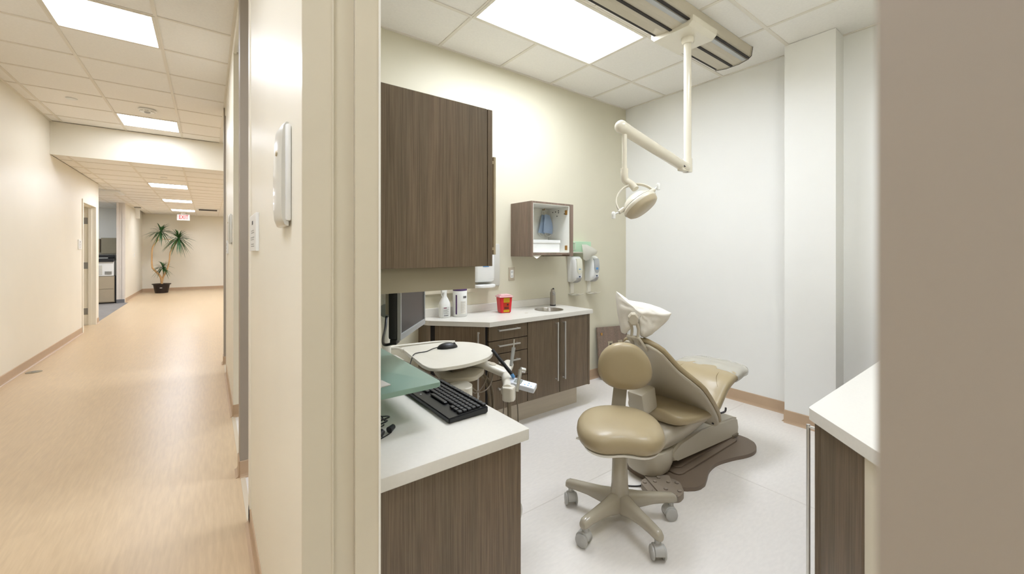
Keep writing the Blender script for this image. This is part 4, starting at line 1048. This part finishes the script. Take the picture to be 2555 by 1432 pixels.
bmesh.ops.solidify(bm, geom=bm.faces[:], thickness=.0012); obj('tissue', bm, 'tissue', gb, 60, label='white tissue pulled halfway out')
# leaning panel with outlets
lp = thing('leaning_panel', 'loose brown panel with outlet cutouts leaning against the sage wall', 'panel', (3.6, 2.9, 0))
LM = Matrix.Translation((3.36, 2.87, .0)) @ Matrix.Rotation(math.radians(-8), 4, 'X') @ Matrix.Rotation(math.radians(3.2), 4, 'Y')
bm = B(); box(bm, 0, .50, 0, .018, .03, .56, .001, 1, LM); obj('board', bm, 'woodlight', lp)
bm = B(); cyl(bm, LM @ V(.06, -.003, .485), LM @ V(.06, .001, .485), .016, .016, 16); obj('grommet', bm, 'gold', lp, 40)
for x in (.19, .36):
    bm = B(); box(bm, x-.04, x+.04, -.006, 0, .26, .40, .003, 2, LM); o = obj('outlet_plate', bm, 'filebeige', lp)
    bm = B(); box(bm, x-.016, x+.016, -.0075, -.005, .285, .375, .008, 3, LM); obj('opening', bm, 'gap', o)

# ================================================================== right counter
rc = thing('base_cabinet', 'dark base cabinet with steel bar handle at the right edge of the doorway view', 'cabinet', (2.4, .25, 0))
bm = B(); prism(bm, [(1.63, .452), (3.74, .452), (3.74, .05), (1.465, .05), (1.465, .312), (1.47, .300)], .10, .822); obj('carcass', bm, 'wood', rc)
bm = B(); prism(bm, [(1.68, .38), (3.7, .38), (3.7, .05), (1.50, .05), (1.50, .24)], 0, .10); obj('toe_kick', bm, 'toe', rc)
for k in range(4):
    x0 = 1.64+k*.52
    d = obj('door', boxes((x0, x0+.514, .453, .472, .105, .82), bev=.001), 'wood', rc)
    xh = x0+.04 if k % 2 == 0 else x0+.474
    bm = B(); cyl(bm, (xh, .502, .22), (xh, .502, .775), .006, .006, 12); cyl(bm, (xh, .472, .768), (xh, .502, .768), .005, .005, 10); cyl(bm, (xh, .472, .23), (xh, .502, .23), .005, .005, 10)
    obj('handle', bm, 'steel', d)
rt = thing('countertop', 'white angled countertop corner beside the blurred door edge at right', 'countertop', (2.4, .25, .825))
bm = B(); prism(bm, round_poly([(1.600, .478), (3.74, .478), (3.74, .04), (1.17, .04)], .012), .822, .86, .004); obj('worktop', bm, 'counter', rt, 30)
obj('upstand', boxes((1.4, 3.74, .04, .058, .86, .92), bev=.002), 'counter', rt)
t7 = B(); prism(t7, [(1.463, .305), (1.463, .034), (1.20, .034)], 0, .821); struct('trim_7', t7, 'trimcream')

# ================================================================== ceiling track and dental light
tk = thing('ceiling_track', 'beige ceiling track with dark rails carrying the dental light', 'track', (2.4, 1.6, 2.95))
YC = 1.60; TX0, TX1 = 1.0, 3.53
bm = B(); rs = []
sec = [(-.155, 3.05), (-.150, 3.00), (-.135, 2.965), (-.05, 2.95), (.05, 2.95), (.12, 2.965), (.145, 2.985), (.155, 3.05)]
for x in (TX0, TX1): rs.append([V(x, YC-p, z) for p, z in sec])
rings(bm, rs); obj('housing', bm, 'devgrey', tk)
def rail(y0, y1, z, m='gap', nm='rail_slot'):
    bm = B(); box(bm, TX0, TX1+.004, y0, y1, z-.004, z+.004); obj(nm, bm, m, tk)
rail(YC-.140, YC-.122, 2.966); rail(YC-.008, YC+.012, 2.948); rail(YC+.120, YC+.137, 2.966)
bm = B(); box(bm, TX0, TX1, YC-.118, YC-.085, 2.955, 2.962, .002); obj('rail_cover', bm, 'silver', tk)
bm = B(); rs = []
for x in (TX1, TX1+.012): rs.append([V(x, YC-p*1.03, z-(.003 if z < 3.04 else 0)) for p, z in sec])
rings(bm, rs); obj('end_cap', bm, 'devgrey', tk)
bm = B(); rs = []
for x in (TX1+.012, TX1+.016): rs.append([V(x, YC-p*1.05, z-(.006 if z < 3.04 else 0)) for p, z in sec])
rings(bm, rs); obj('end_gasket', bm, 'ink', tk)
LX, LY = 2.775, 1.565
dl = thing('dental_light', 'white ceiling-mounted dental operating light on an angled arm', 'dental lamp', (LX, LY, 2.93))
bm = B(); rs = []
hw = .185
secp = [(-.165, 2.985), (-.165, 2.950), (-.14, 2.925), (.13, 2.925), (.16, 2.950), (.165, 2.985)]
for x, s in ((LX-.155, .98), (LX-.15, 1), (LX+.17, 1), (LX+.175, .98)): rs.append([V(x, YC-p*s, z) for p, z in secp])
rings(bm, rs); obj('trolley', bm, 'lampwhite', dl, 30)
bm = B(); lathe(bm, [(.044, 0), (.044, -.03), (.036, -.045), (0, -.045)], (LX, LY, 2.928)); obj('collar', bm, 'lampwhite', dl, 40)
bm = B(); cyl(bm, (LX, LY, 2.90), (LX, LY, 2.02), .0265, .0265, 28); obj('pole', bm, 'lampwhite', dl, 60)
bm = B(); cyl(bm, (LX, LY, 2.05), (LX, LY, 1.955), .032, .032, 28); box(bm, LX-.10, LX, LY-.022, LY+.022, 1.955, 1.985, .006); kn = obj('knuckle', bm, 'lampwhite', dl, 50)
bm = B(); cyl(bm, (LX-.085, LY-.03, 1.99), (LX-.085, LY+.03, 1.99), .012, .012, 14); obj('pin', bm, 'ink', kn, 50)
E1 = V(2.075, 1.61, 2.165); E0 = V(LX-.03, LY, 1.985)
bm = B(); dd = (E1-E0)
tube(bm, [E0-dd*.01, E0+dd*.02, E0+dd*.5, E0+dd*.93, E1], lambda t: .034+.006*t, 24); 
sphere(bm, E1, .041); obj('spring_arm', bm, 'lampwhite', dl, 60)
D0 = V(2.105, 1.607, 0)
bm = B(); cyl(bm, (D0.x, D0.y, 2.13), (D0.x, D0.y, 1.90), .0155, .0155, 20); drop = obj('drop_tube', bm, 'lampwhite', dl, 60)
bm = B(); tube(bm, [(D0.x, D0.y, 1.905), (D0.x, D0.y, 1.86), (D0.x+.008, D0.y-.005, 1.83), (D0.x+.024, D0.y-.03, 1.808), (D0.x+.03, D0.y-.05, 1.785), (D0.x+.03, D0.y-.06, 1.772)], lambda t: .024-.002*t, 18, 5); obj('elbow', bm, 'lampwhite', dl, 60)
# lamp head: h = handle axis, f = facing direction
HC = V(2.115, 1.515, 1.685)
R_ = V(.798, -.6025, 0); F_ = V(.6025, .798, 0); U_ = V(0,0,1)
hax = (R_*.82+U_*.52+F_*.10).normalized()
fax = (R_*.45-U_*.80-F_*.42); fax = (fax-hax*fax.dot(hax)).normalized()
tax = hax.cross(fax).normalized()
def hp_(a_, b_, c_): return HC+hax*a_+tax*b_+fax*c_
def headloft(pr_, nm, m, ex=1.0, ey=.82, n=36):
    bm = B(); rings(bm, [[hp_(math.cos(2*PI*k/n)*r*ex, math.sin(2*PI*k/n)*r*ey, h) for k in range(n)] for r, h in pr_]); return obj(nm, bm, m, dl, 50)
headloft([(.001, -.055), (.04, -.053), (.075, -.035), (.098, -.010), (.103, 0)], 'reflector_back', 'lampwhite')
headloft([(.103, .002), (.110, .006), (.116, .022), (.112, .030)], 'rim', 'lampwhite')
headloft([(.112, .030), (.104, .052), (.088, .062), (.001, .066)], 'lens_shield', 'lampbeige')
# yoke arc in the plane of hax and up-ish (-fax)
bm = B(); pts = []
for k in range(25):
    a_ = PI*k/24; pts.append(hp_(math.cos(a_)*.125, 0, -.012-math.sin(a_)*.118))
rs = []
for i, p in enumerate(pts):
    d = (pts[min(i+1, 24)]-pts[max(i-1, 0)]).normalized(); s = tax; q = d.cross(s).normalized()
    rs.append([p+s*.012+q*.003, p+s*.012-q*.003, p-s*.012-q*.003, p-s*.012+q*.003])
rings(bm, rs); yk = obj('yoke', bm, 'lampwhite', dl, 40)
for s in (-1, 1):
    bm = B(); cyl(bm, hp_(s*.095, 0, -.012), hp_(s*.134, 0, -.012), .014, .014, 16); obj('pivot', bm, 'lampwhite', dl, 50)
    bm = B(); cyl(bm, hp_(s*.134, 0, -.012), hp_(s*.170, 0, -.018), .005, .005, 10)
    e = hp_(s*.170, 0, -.018); lathe(bm, [(.006, .018), (.012, .012), (.0125, -.005), (.011, -.024), (.0, -.027)], e, (0,0,1), 16); obj('handle', bm, 'white', dl, 60)

# ================================================================== dental chair
CY = 1.48
ch = thing('dental_chair', 'reclined tan dental chair on a brown base plate', 'dental chair', (2.55, CY, 0))
half = [(3.13, 0), (3.14, .13), (3.12, .21), (3.05, .265), (2.97, .285), (2.88, .275), (2.76, .235), (2.62, .205), (2.50, .215), (2.40, .25), (2.31, .275), (2.22, .25), (2.15, .17), (2.11, .06)]
poly = spline_poly([(x, CY-y) for x, y in half]+[(x, CY+y) for x, y in half[::-1] if y > 0], 4)
bm = B(); prism(bm, poly, 0, .024, .004); bp = obj('base_plate', bm, 'baseplate', ch, 40)
bm = B(); prism(bm, round_poly([(2.27, CY-.15), (3.05, CY-.15), (3.05, CY+.15), (2.27, CY+.15)], .05), .024, .034, .004); prism(bm, round_poly([(2.33, CY-.11), (3.04, CY-.11), (3.04, CY+.11), (2.33, CY+.11)], .04), .034, .042, .003); obj('plate_ridge', bm, 'baseplate', bp, 40)
# lift arm: long wedge housing
bm = B(); Y0_, Y1_ = CY-.115, CY+.135
sideP = [(2.25, .125), (2.27, .10), (2.31, .093), (3.06, .040), (3.12, .042), (3.13, .09), (3.11, .160), (3.05, .175), (2.60, .205), (2.35, .197), (2.26, .165)]
rs = [[V(x, y, z) for x, z in sideP] for y in (Y0_, Y1_)]
rings(bm, rs); bmesh.ops.bevel(bm, geom=[e for e in bm.edges if abs(e.verts[0].co.y-e.verts[1].co.y) < .001], offset=.012, segments=3, affect='EDGES'); obj('lift_arm_cover', bm, 'devgrey', ch, 35)
bm = B(); box(bm, 3.02, 3.10, CY-.125, CY-.11, .035, .055, .002); obj('badge', bm, 'hose', ch)
# pump housing at head end
bm = B(); rs = []
for z, s in ((.03, .74), (.045, .86), (.09, .97), (.15, 1.0), (.175, .97), (.18, .9)):
    rs.append([V(2.20+.140*s*math.copysign(abs(math.cos(2*PI*k/36))**.75, math.cos(2*PI*k/36)), CY+.015+.130*s*math.copysign(abs(math.sin(2*PI*k/36))**.75, math.sin(2*PI*k/36)), z) for k in range(36)])
rings(bm, rs); obj('pump_housing', bm, 'devgrey', ch, 50)
# upper casting under seat
bm = B(); rs = []
for z, x0, x1, hy_ in ((.185, 2.12, 2.42, .08), (.20, 2.08, 2.48, .11), (.25, 2.10, 2.62, .14), (.30, 2.16, 2.75, .17), (.325, 2.2, 2.78, .17)):
    cx, hx = (x0+x1)/2, (x1-x0)/2
    rs.append([V(cx+hx*math.copysign(abs(math.cos(2*PI*k/36))**.6, math.cos(2*PI*k/36)), CY+hy_*math.copysign(abs(math.sin(2*PI*k/36))**.6, math.sin(2*PI*k/36)), z) for k in range(36)])
rings(bm, rs); obj('seat_casting', bm, 'devgrey', ch, 50)
# cushions: grid surface helpers with thickness and rounded edges
def cushion(path, width, thick, nm, m, parent, nu=36, nv=16, crown=.012, power=3.2):
    # path: list of (x, z, half width) along the length; closed pillow shape
    P_ = smoothpath([V(*p) for p in path], 6); n = len(P_); rs = []
    bm = B()
    for i, p in enumerate(P_):
        a_ = P_[min(i+1, n-1)]-P_[max(i-1, 0)]; tx = V(a_.x, 0, a_.y).normalized(); nn = V(-tx.z, 0, tx.x)
        e = min(i, n-1-i)/(n-1); ef = min(1, (e/.05))**.5 if e < .05 else 1
        ef = max(ef, .25)
        r = []
        for k in range(28):
            t_ = 2*PI*k/28; c_, s_ = math.cos(t_), math.sin(t_)
            r.append(V(p.x, CY, p.y)+V(0, 1, 0)*p.z*(.9+.1*ef)*math.copysign(abs(c_)**(2/power*1.2), c_)+nn*thick*ef*math.copysign(abs(s_)**.55, s_))
        rs.append(r)
    rings(bm, rs); return obj(nm, bm, m, parent, 60)
seat = cushion([(2.20, .375, .15), (2.24, .378, .20), (2.35, .372, .225), (2.48, .362, .225), (2.60, .378, .225), (2.66, .425, .226), (2.72, .482, .228), (2.80, .520, .230), (2.92, .534, .226), (3.02, .534, .215), (3.08, .527, .18), (3.11, .52, .11)], 0, .040, 'seat_cushion', 'uphol', ch)
# back: shell and cushion built on the reclined plane
BO = V(2.585, 0, .315); T_ = V(-.70, 0, .714); N_ = V(.714, 0, .70)
def back_outline(s):
    # half width at distance s along the back
    pts = [(-.06, .20), (-.03, .225), (.04, .245), (.10, .256), (.18, .262), (.26, .264), (.33, .262), (.38, .250), (.44, .218), (.50, .182), (.56, .163), (.62, .152), (.68, .138), (.72, .11), (.75, .06), (.765, .0)]
    for (a_, b_), (c_, d_) in zip(pts[:-1], pts[1:]):
        if s <= c_: return b_+(d_-b_)*(s-a_)/(c_-a_)
    return 0
def bpt(s, y, d): 
    sag = .0
    return V(BO.x, CY+y, BO.z)+T_*s+N_*(d-sag)
def backbody(d0, d1, grow, s0, s1, nm, m, arch=0.0, parent=ch, rnd=.5):
    bm = B(); rs = []; n = 44
    # loop outline, extruded along normal with rounded profile
    S_ = [s0+(s1-s0)*k/24 for k in range(25)]
    def outline(g):
        L_ = [(s, -(back_outline(s)+g)) for s in S_]; top = s1+g*.8
        L_ += [(top, -back_outline(s1)*.4), (top, back_outline(s1)*.4)]
        L_ += [(s, back_outline(s)+g) for s in S_[::-1]]
        if arch:
            for k in range(1, 10):
                q = k/10; y = (back_outline(s0)+g)*(1-2*q)*.72
                L_.append((s0+arch*(1-(2*q-1)**4)-g*.5, y))
        return L_
    prof = [(-.012, d0), (0, d0+(d1-d0)*.15), (.004, (d0+d1)/2), (0, d1-(d1-d0)*.15), (-.014, d1), (-.05, d1+.004)]
    base = outline(0)
    for g, d in prof:
        o_ = outline(grow+g)
        rs.append([bpt(s, y, d) for s, y in o_])
    rings(bm, rs); bmesh.ops.triangulate(bm, faces=[f for f in bm.faces if len(f.verts) > 4]); return obj(nm, bm, m, parent, 50)
backbody(-.026, -.006, -.001, -.06, .738, 'back_shell', 'devgrey', arch=.125)
backbody(-.004, .026, .005, -.03, .745, 'back_cushion', 'uphol', arch=.09)
for s in (-1, 1):
    bm = B(); cyl(bm, bpt(-.012, s*.20, -.034), bpt(-.012, s*.20, -.029), .007, .007, 14); obj('pivot_bolt', bm, 'ink', ch, 50)
bm = B(); tube(bm, [(2.60, CY-.225, .35), (2.635, CY-.245, .36), (2.64, CY-.248, .385)], .006, 8, 3); obj('lever', bm, 'ink', ch, 60)
# rear bracket box
bm = B(); box(bm, -.07, .07, -.055, .055, -.07, .07, .012, 2, Matrix.Translation((2.14, CY+.02, .47)) @ Matrix.Rotation(math.radians(-12), 4, 'Y')); obj('rear_bracket', bm, 'devgrey', ch, 40)
# seams on legrest (stitched piping)
bm = B()
for y in (-.13, .13):
    tube(bm, [(2.68, CY+y*1.35, .492), (2.73, CY+y*1.1, .536), (2.80, CY+y, .557), (2.92, CY+y*.95, .571), (3.04, CY+y*.8, .570)], .0014, 6, 6)
obj('piping', bm, mat('seam_tan', (160,140,104), .5), seat, 60)
# headrest: stem, knob, pad
bm = B()
for y in (-.022, .022):
    tube(bm, [bpt(.74, y-.02, -.024), bpt(.80, y-.03, -.045), V(1.985, CY-.04+y, .93), V(1.945, CY-.05+y, .985)], .009, 8, 4)
obox(bm, bpt(.765, -.025, -.032), .018, .085, .13, 0, .003, Matrix.Rotation(math.radians(-44), 4, 'Y'))
obj('headrest_yoke', bm, 'devgrey', ch, 50)
kn_c = V(1.945, CY-.055, .995)
bm = B(); rs = []; ax_ = V(-.75, -.62, -.05).normalized(); u, v = frame_from(ax_)
for h, r in ((-.03, .024), (-.025, .029), (.012, .030), (.02, .024)):
    rs.append([kn_c+ax_*h+u*math.cos(2*PI*k/8+.39)*r+v*math.sin(2*PI*k/8+.39)*r*1.25 for k in range(8)])
rings(bm, rs); obj('headrest_knob', bm, 'devgrey', ch, 20)
bm = B(); sphere(bm, (2.08, CY-.03, .995), .045, .10, .055, Matrix.Rotation(.4, 4, 'Y'), 24); obj('headrest_pad', bm, 'uphol', ch, 60)
# paper cover over the headrest
hcv = thing('headrest_cover', 'crumpled white protective cover pulled over the dental chair headrest', 'headrest cover', (2.07, 1.445, .90))
from mathutils import noise
wdir = V(.55, -.835, 0); ddir = V(.835, .55, 0); cc = V(2.07, 1.455, 1.000)
out2 = [(-.150, .140), (-.125, .112), (-.096, .092), (-.05, .084), (0, .078), (.05, .068), (.10, .052), (.14, .034), (.166, .022), (.152, -.012), (.125, -.045), (.09, -.08), (.055, -.112), (.02, -.132), (-.005, -.128), (-.018, -.095), (-.03, -.045), (-.055, -.040), (-.07, -.09), (-.098, -.120), (-.118, -.110), (-.13, -.06), (-.14, 0), (-.147, .06), (-.153, .11)]
ol = []
for i in range(len(out2)):
    a_, b_ = Vector(out2[i]), Vector(out2[(i+1) % len(out2)])
    for k in range(3): ol.append(a_+(b_-a_)*k/3)
bm = B(); cen = Vector((.0, .018)); NR = 12; sheets = []
for side in (-1, 1):
    prev = None; R_s = []
    for q in range(NR+1):
        rho = 1-q/NR
        ring_ = []
        for p in ol:
            q2 = cen+(p-cen)*rho
            dp = .078*math.sqrt(max(0, 1-rho**2.6))
            P3 = cc+wdir*q2.x+V(0,0,q2.y)+ddir*side*(dp*(.9+.25*q2.x/.15))
            nn_ = noise.noise(P3*12)*.022*(1-rho**6)+abs(noise.noise(P3*27))*.020*(1-rho**4)
            ring_.append(P3+ddir*side*nn_+wdir*noise.noise(P3*26)*.003)
        if q == 0 and side == 1: R_s.append(sheets[0][0])
        elif q == NR:
            c = sum((v for v in ring_), V(0,0,0))/len(ring_); R_s.append([bm.verts.new(c)])
        else: R_s.append([bm.verts.new(v) for v in ring_])
    for q in range(NR):
        a_, b_ = R_s[q], R_s[q+1]; n = len(a_)
        for i in range(n):
            if len(b_) == 1: bm.faces.new((a_[i], a_[(i+1)%n], b_[0]))
            else: bm.faces.new((a_[i], a_[(i+1)%n], b_[(i+1)%n], b_[i]))
    sheets.append(R_s)
obj('cloth', bm, 'bag', hcv, 80)
# clear plastic cover over foot end
fcv = thing('plastic_foot_cover', 'translucent plastic cover stretched over the foot end of the dental chair', 'plastic cover', (3.1, CY, .5))
bm = B(); path = smoothpath([V(2.84, .524, .231), V(2.92, .534, .227), V(3.02, .535, .217), V(3.085, .528, .183), V(3.118, .52, .115)], 6); rs = []
n = len(path)
for i, p in enumerate(path):
    a_ = path[min(i+1, n-1)]-path[max(i-1, 0)]; tx = V(a_.x, 0, a_.y).normalized(); nn = V(-tx.z, 0, tx.x); r = []
    ef = 1 if i < n-4 else .45+.55*(n-1-i)/4
    for k in range(40):
        t_ = 2*PI*k/40; c_, s_ = math.cos(t_), math.sin(t_)
        q = V(p.x, CY, p.y)+V(0,1,0)*(p.z+.006)*math.copysign(abs(c_)**.75, c_)+nn*(.043*ef)*math.copysign(abs(s_)**.55, s_)
        q += (V(0,1,0)*c_+nn*s_)*noise.noise(q*18)*.006
        r.append(q)
    rs.append(r)
rings(bm, rs, cap=False); f = bm.faces.new([v for v in bm.verts[-40:]]) if False else None
obj('film', bm, 'clearplas', fcv, 70)
# foot control
fcn = thing('foot_control', 'brown-grey foot control pad with round buttons on the floor by the chair', 'foot control', (2.09, 1.31, 0))
FM = Matrix.Translation((2.085, 1.325, 0)) @ Matrix.Rotation(math.radians(-37), 4, 'Z')
pol = [(-.115, .04), (-.085, .085), (.085, .085), (.115, .04), (.10, -.055), (.055, -.10), (-.055, -.10), (-.10, -.055)]
bm = B(); prism(bm, round_poly(pol, .02), 0, .035, .005, FM); obj('housing', bm, 'pedal', fcn, 40)
bm = B(); prism(bm, round_poly([(-.075, .10), (.075, .10), (.045, -.10), (-.045, -.10)], .015), .035, .044, .003, FM); obj('centre_plate', bm, 'pedal', fcn, 40)
for x, y, z in ((0, .07, .044), (-.035, .03, .044), (.04, .025, .044), (0, -.045, .044), (-.092, .035, .035), (.092, .03, .035), (-.07, -.05, .035), (.075, -.05, .035)):
    p = FM @ V(x, y, z); bm = B(); lathe(bm, [(.011, 0), (.011, .006), (.007, .009), (0, .009)], p, n=16); obj('button', bm, 'pedal', fcn, 50)
bm = B(); tube(bm, [FM @ V(-.06, .08, .012), (2.02, 1.44, .006), (1.96, 1.50, .006), (1.97, 1.58, .006), (2.08, 1.62, .006), (2.12, 1.60, .02)], .004, 8, 7); obj('cord', bm, 'ink', fcn, 60)

# ================================================================== stool
SXc, SYc = 1.69, 1.32
st = thing('rolling_stool', 'tan cushioned rolling stool with five-caster base in front of the dental chair', 'stool', (SXc, SYc, 0))
def arm_pt(a_, r, z): return V(SXc+r*math.cos(a_), SYc+r*math.sin(a_), z)
for k in range(5):
    a_ = math.radians(111+72*k); bm = B(); rs = []
    for r, z, w_, h_ in ((.02, .100, .038, .055), (.05, .103, .037, .050), (.10, .107, .031, .038), (.17, .110, .026, .029), (.24, .109, .0235, .025), (.28, .106, .022, .024), (.296, .103, .016, .017)):
        c_ = arm_pt(a_, r, z); sd = V(-math.sin(a_), math.cos(a_), 0)
        rs.append([c_+sd*w_*math.copysign(abs(math.cos(q))**.8, math.cos(q))+V(0,0,1)*h_*math.copysign(abs(math.sin(q))**.8, math.sin(q)) for q in [2*PI*i/16 for i in range(16)]])
    rings(bm, rs); leg = obj('leg', bm, 'stoolgrey', st, 60)
    base = arm_pt(a_, .272, 0)
    ca = math.radians((238, 107, 233, 146, 20)[k])        # each caster has swivelled its own way
    cm = Matrix.Translation(base) @ Matrix.Rotation(ca, 4, 'Z')
    bm = B(); rs = []
    for y_ in (-.021, -.0195, .0195, .021):
        rr_ = .031 if abs(y_) > .02 else .033
        rs.append([cm @ V(.008+rr_*math.cos(q), y_, .036+rr_*math.sin(q)) for q in [-.15+ (PI*1.02)*i/12 for i in range(13)]]+[cm @ V(.008-.02, y_, .022), cm @ V(.008+.02, y_, .022)])
    rings(bm, rs); cyl(bm, base+V(0,0,.06), base+V(0,0,.092), .013, .013, 14)
    cst = obj('caster', bm, 'caster', leg, 50)
    wc_ = cm @ V(.008, 0, .031)
    yd = (cm.to_3x3() @ V(0,1,0)).normalized()
    for s in (-1, 1):
        bm = B(); lathe(bm, [(.027, 0), (.031, .001), (.031, .008), (.027, .011), (.0, .012)], wc_+yd*s*.0215, yd*s, 24)
        obj('wheel', bm, 'caster', leg, 45)
bm = B(); lathe(bm, [(0, .07), (.050, .07), (.054, .10), (.047, .14), (.042, .19), (.036, .36), (.034, .365), (0, .365)], (SXc, SYc, 0), n=32); obj('column', bm, 'stoolgrey', st, 50)
bm = B(); cyl(bm, (SXc, SYc, .363), (SXc, SYc, .41), .022, .022, 20); obj('gas_lift', bm, 'black', st, 50)
# seat pan and cushion (kidney outline, long side across the view)
sang = math.radians(-37.05)                # seat's wide axis
SM = Matrix.Translation((SXc+.0, SYc, 0)) @ Matrix.Rotation(sang+math.radians(-6), 4, 'Z')
def kidney(a_, s=1.0):
    c_, s_ = math.cos(a_), math.sin(a_)
    x = .218*math.copysign(abs(c_)**.85, c_); y = .185*math.copysign(abs(s_)**.85, s_)
    if s_ < 0: y += .030*math.exp(-(x/.085)**2)*abs(s_)
    return x*s, y*s
def stoolz(x, y): return .030*y/.185-.012*abs(x/.2)**2
bm = B(); rs = []
prof = [(.02, .0), (.55, .0), (.86, .006), (.965, .022), (1.0, .045), (.985, .068), (.93, .086), (.80, .097), (.5, .103), (.02, .105)]
for s, z in prof:
    r = []
    for k in range(56):
        x, y = kidney(2*PI*k/56, s)
        r.append(SM @ V(x, y, .418+z+stoolz(x, y)*.8))
    rs.append(r)
rings(bm, rs); obj('seat', bm, 'uphol', st, 80)
bm = B(); rs = []
for s, z in ((.15, -.022), (.60, -.020), (.88, -.008), (.90, .004), (.3, .006)):
    rs.append([SM @ V(kidney(2*PI*k/56, s)[0], kidney(2*PI*k/56, s)[1], .418+z+stoolz(*kidney(2*PI*k/56, s))*.8) for k in range(56)])
rings(bm, rs); obj('seat_pan', bm, 'offwhite', st, 60)
bm = B(); tube(bm, [SM @ V(-.16, -.02, .405), SM @ V(-.222, -.01, .418)], .006, 8); obj('height_lever', bm, 'offwhite', st, 60)
# backrest on a flat bar
BC = V(1.885, 1.435, .735)
bdir = V(math.cos(math.radians(-39)), math.sin(math.radians(-39)), 0); bn = V(-bdir.y, bdir.x, 0)*-1
bm = B(); rs = []
for d, s in ((-.040, .05), (-.040, .6), (-.034, .88), (-.018, .985), (.0, 1.0), (.020, .97), (.032, .84), (.037, .5), (.037, .05)):
    r = []
    for k in range(52):
        a_ = 2*PI*k/52; c_, s_ = math.cos(a_), math.sin(a_)
        hwid = .150*(1-.17*s_)-.0; y = .132*math.copysign(abs(s_)**.9, s_); x = hwid*math.copysign(abs(c_)**.88, c_)
        curve = -.035*(x*s/.15)**2
        r.append(BC+bdir*x*s+V(0,0,1)*(y*s)-bn*(d+curve*-1*.6)+bdir*(-.012*s*(y/.13)))
    rs.append(r)
rings(bm, rs); obj('backrest', bm, 'uphol', st, 80)
bm = B(); rs = []
for p, w_ in ((SM @ V(.02, .12, .405), .04), (V(1.845, 1.475, .40), .04), (V(1.895, 1.50, .42), .04), (V(1.915, 1.505, .48), .04), (V(1.91, 1.485, .62), .038), (V(1.905, 1.47, .72), .035)):
    rs.append([p+bdir*w_*a_+b_ for a_, b_ in ((1, V(0,0,0)-bn*.005), (1, bn*.005), (-1, bn*.005), (-1, -bn*.005))])
rings(bm, rs); obj('back_bar', bm, 'stoolgrey', st, 40)
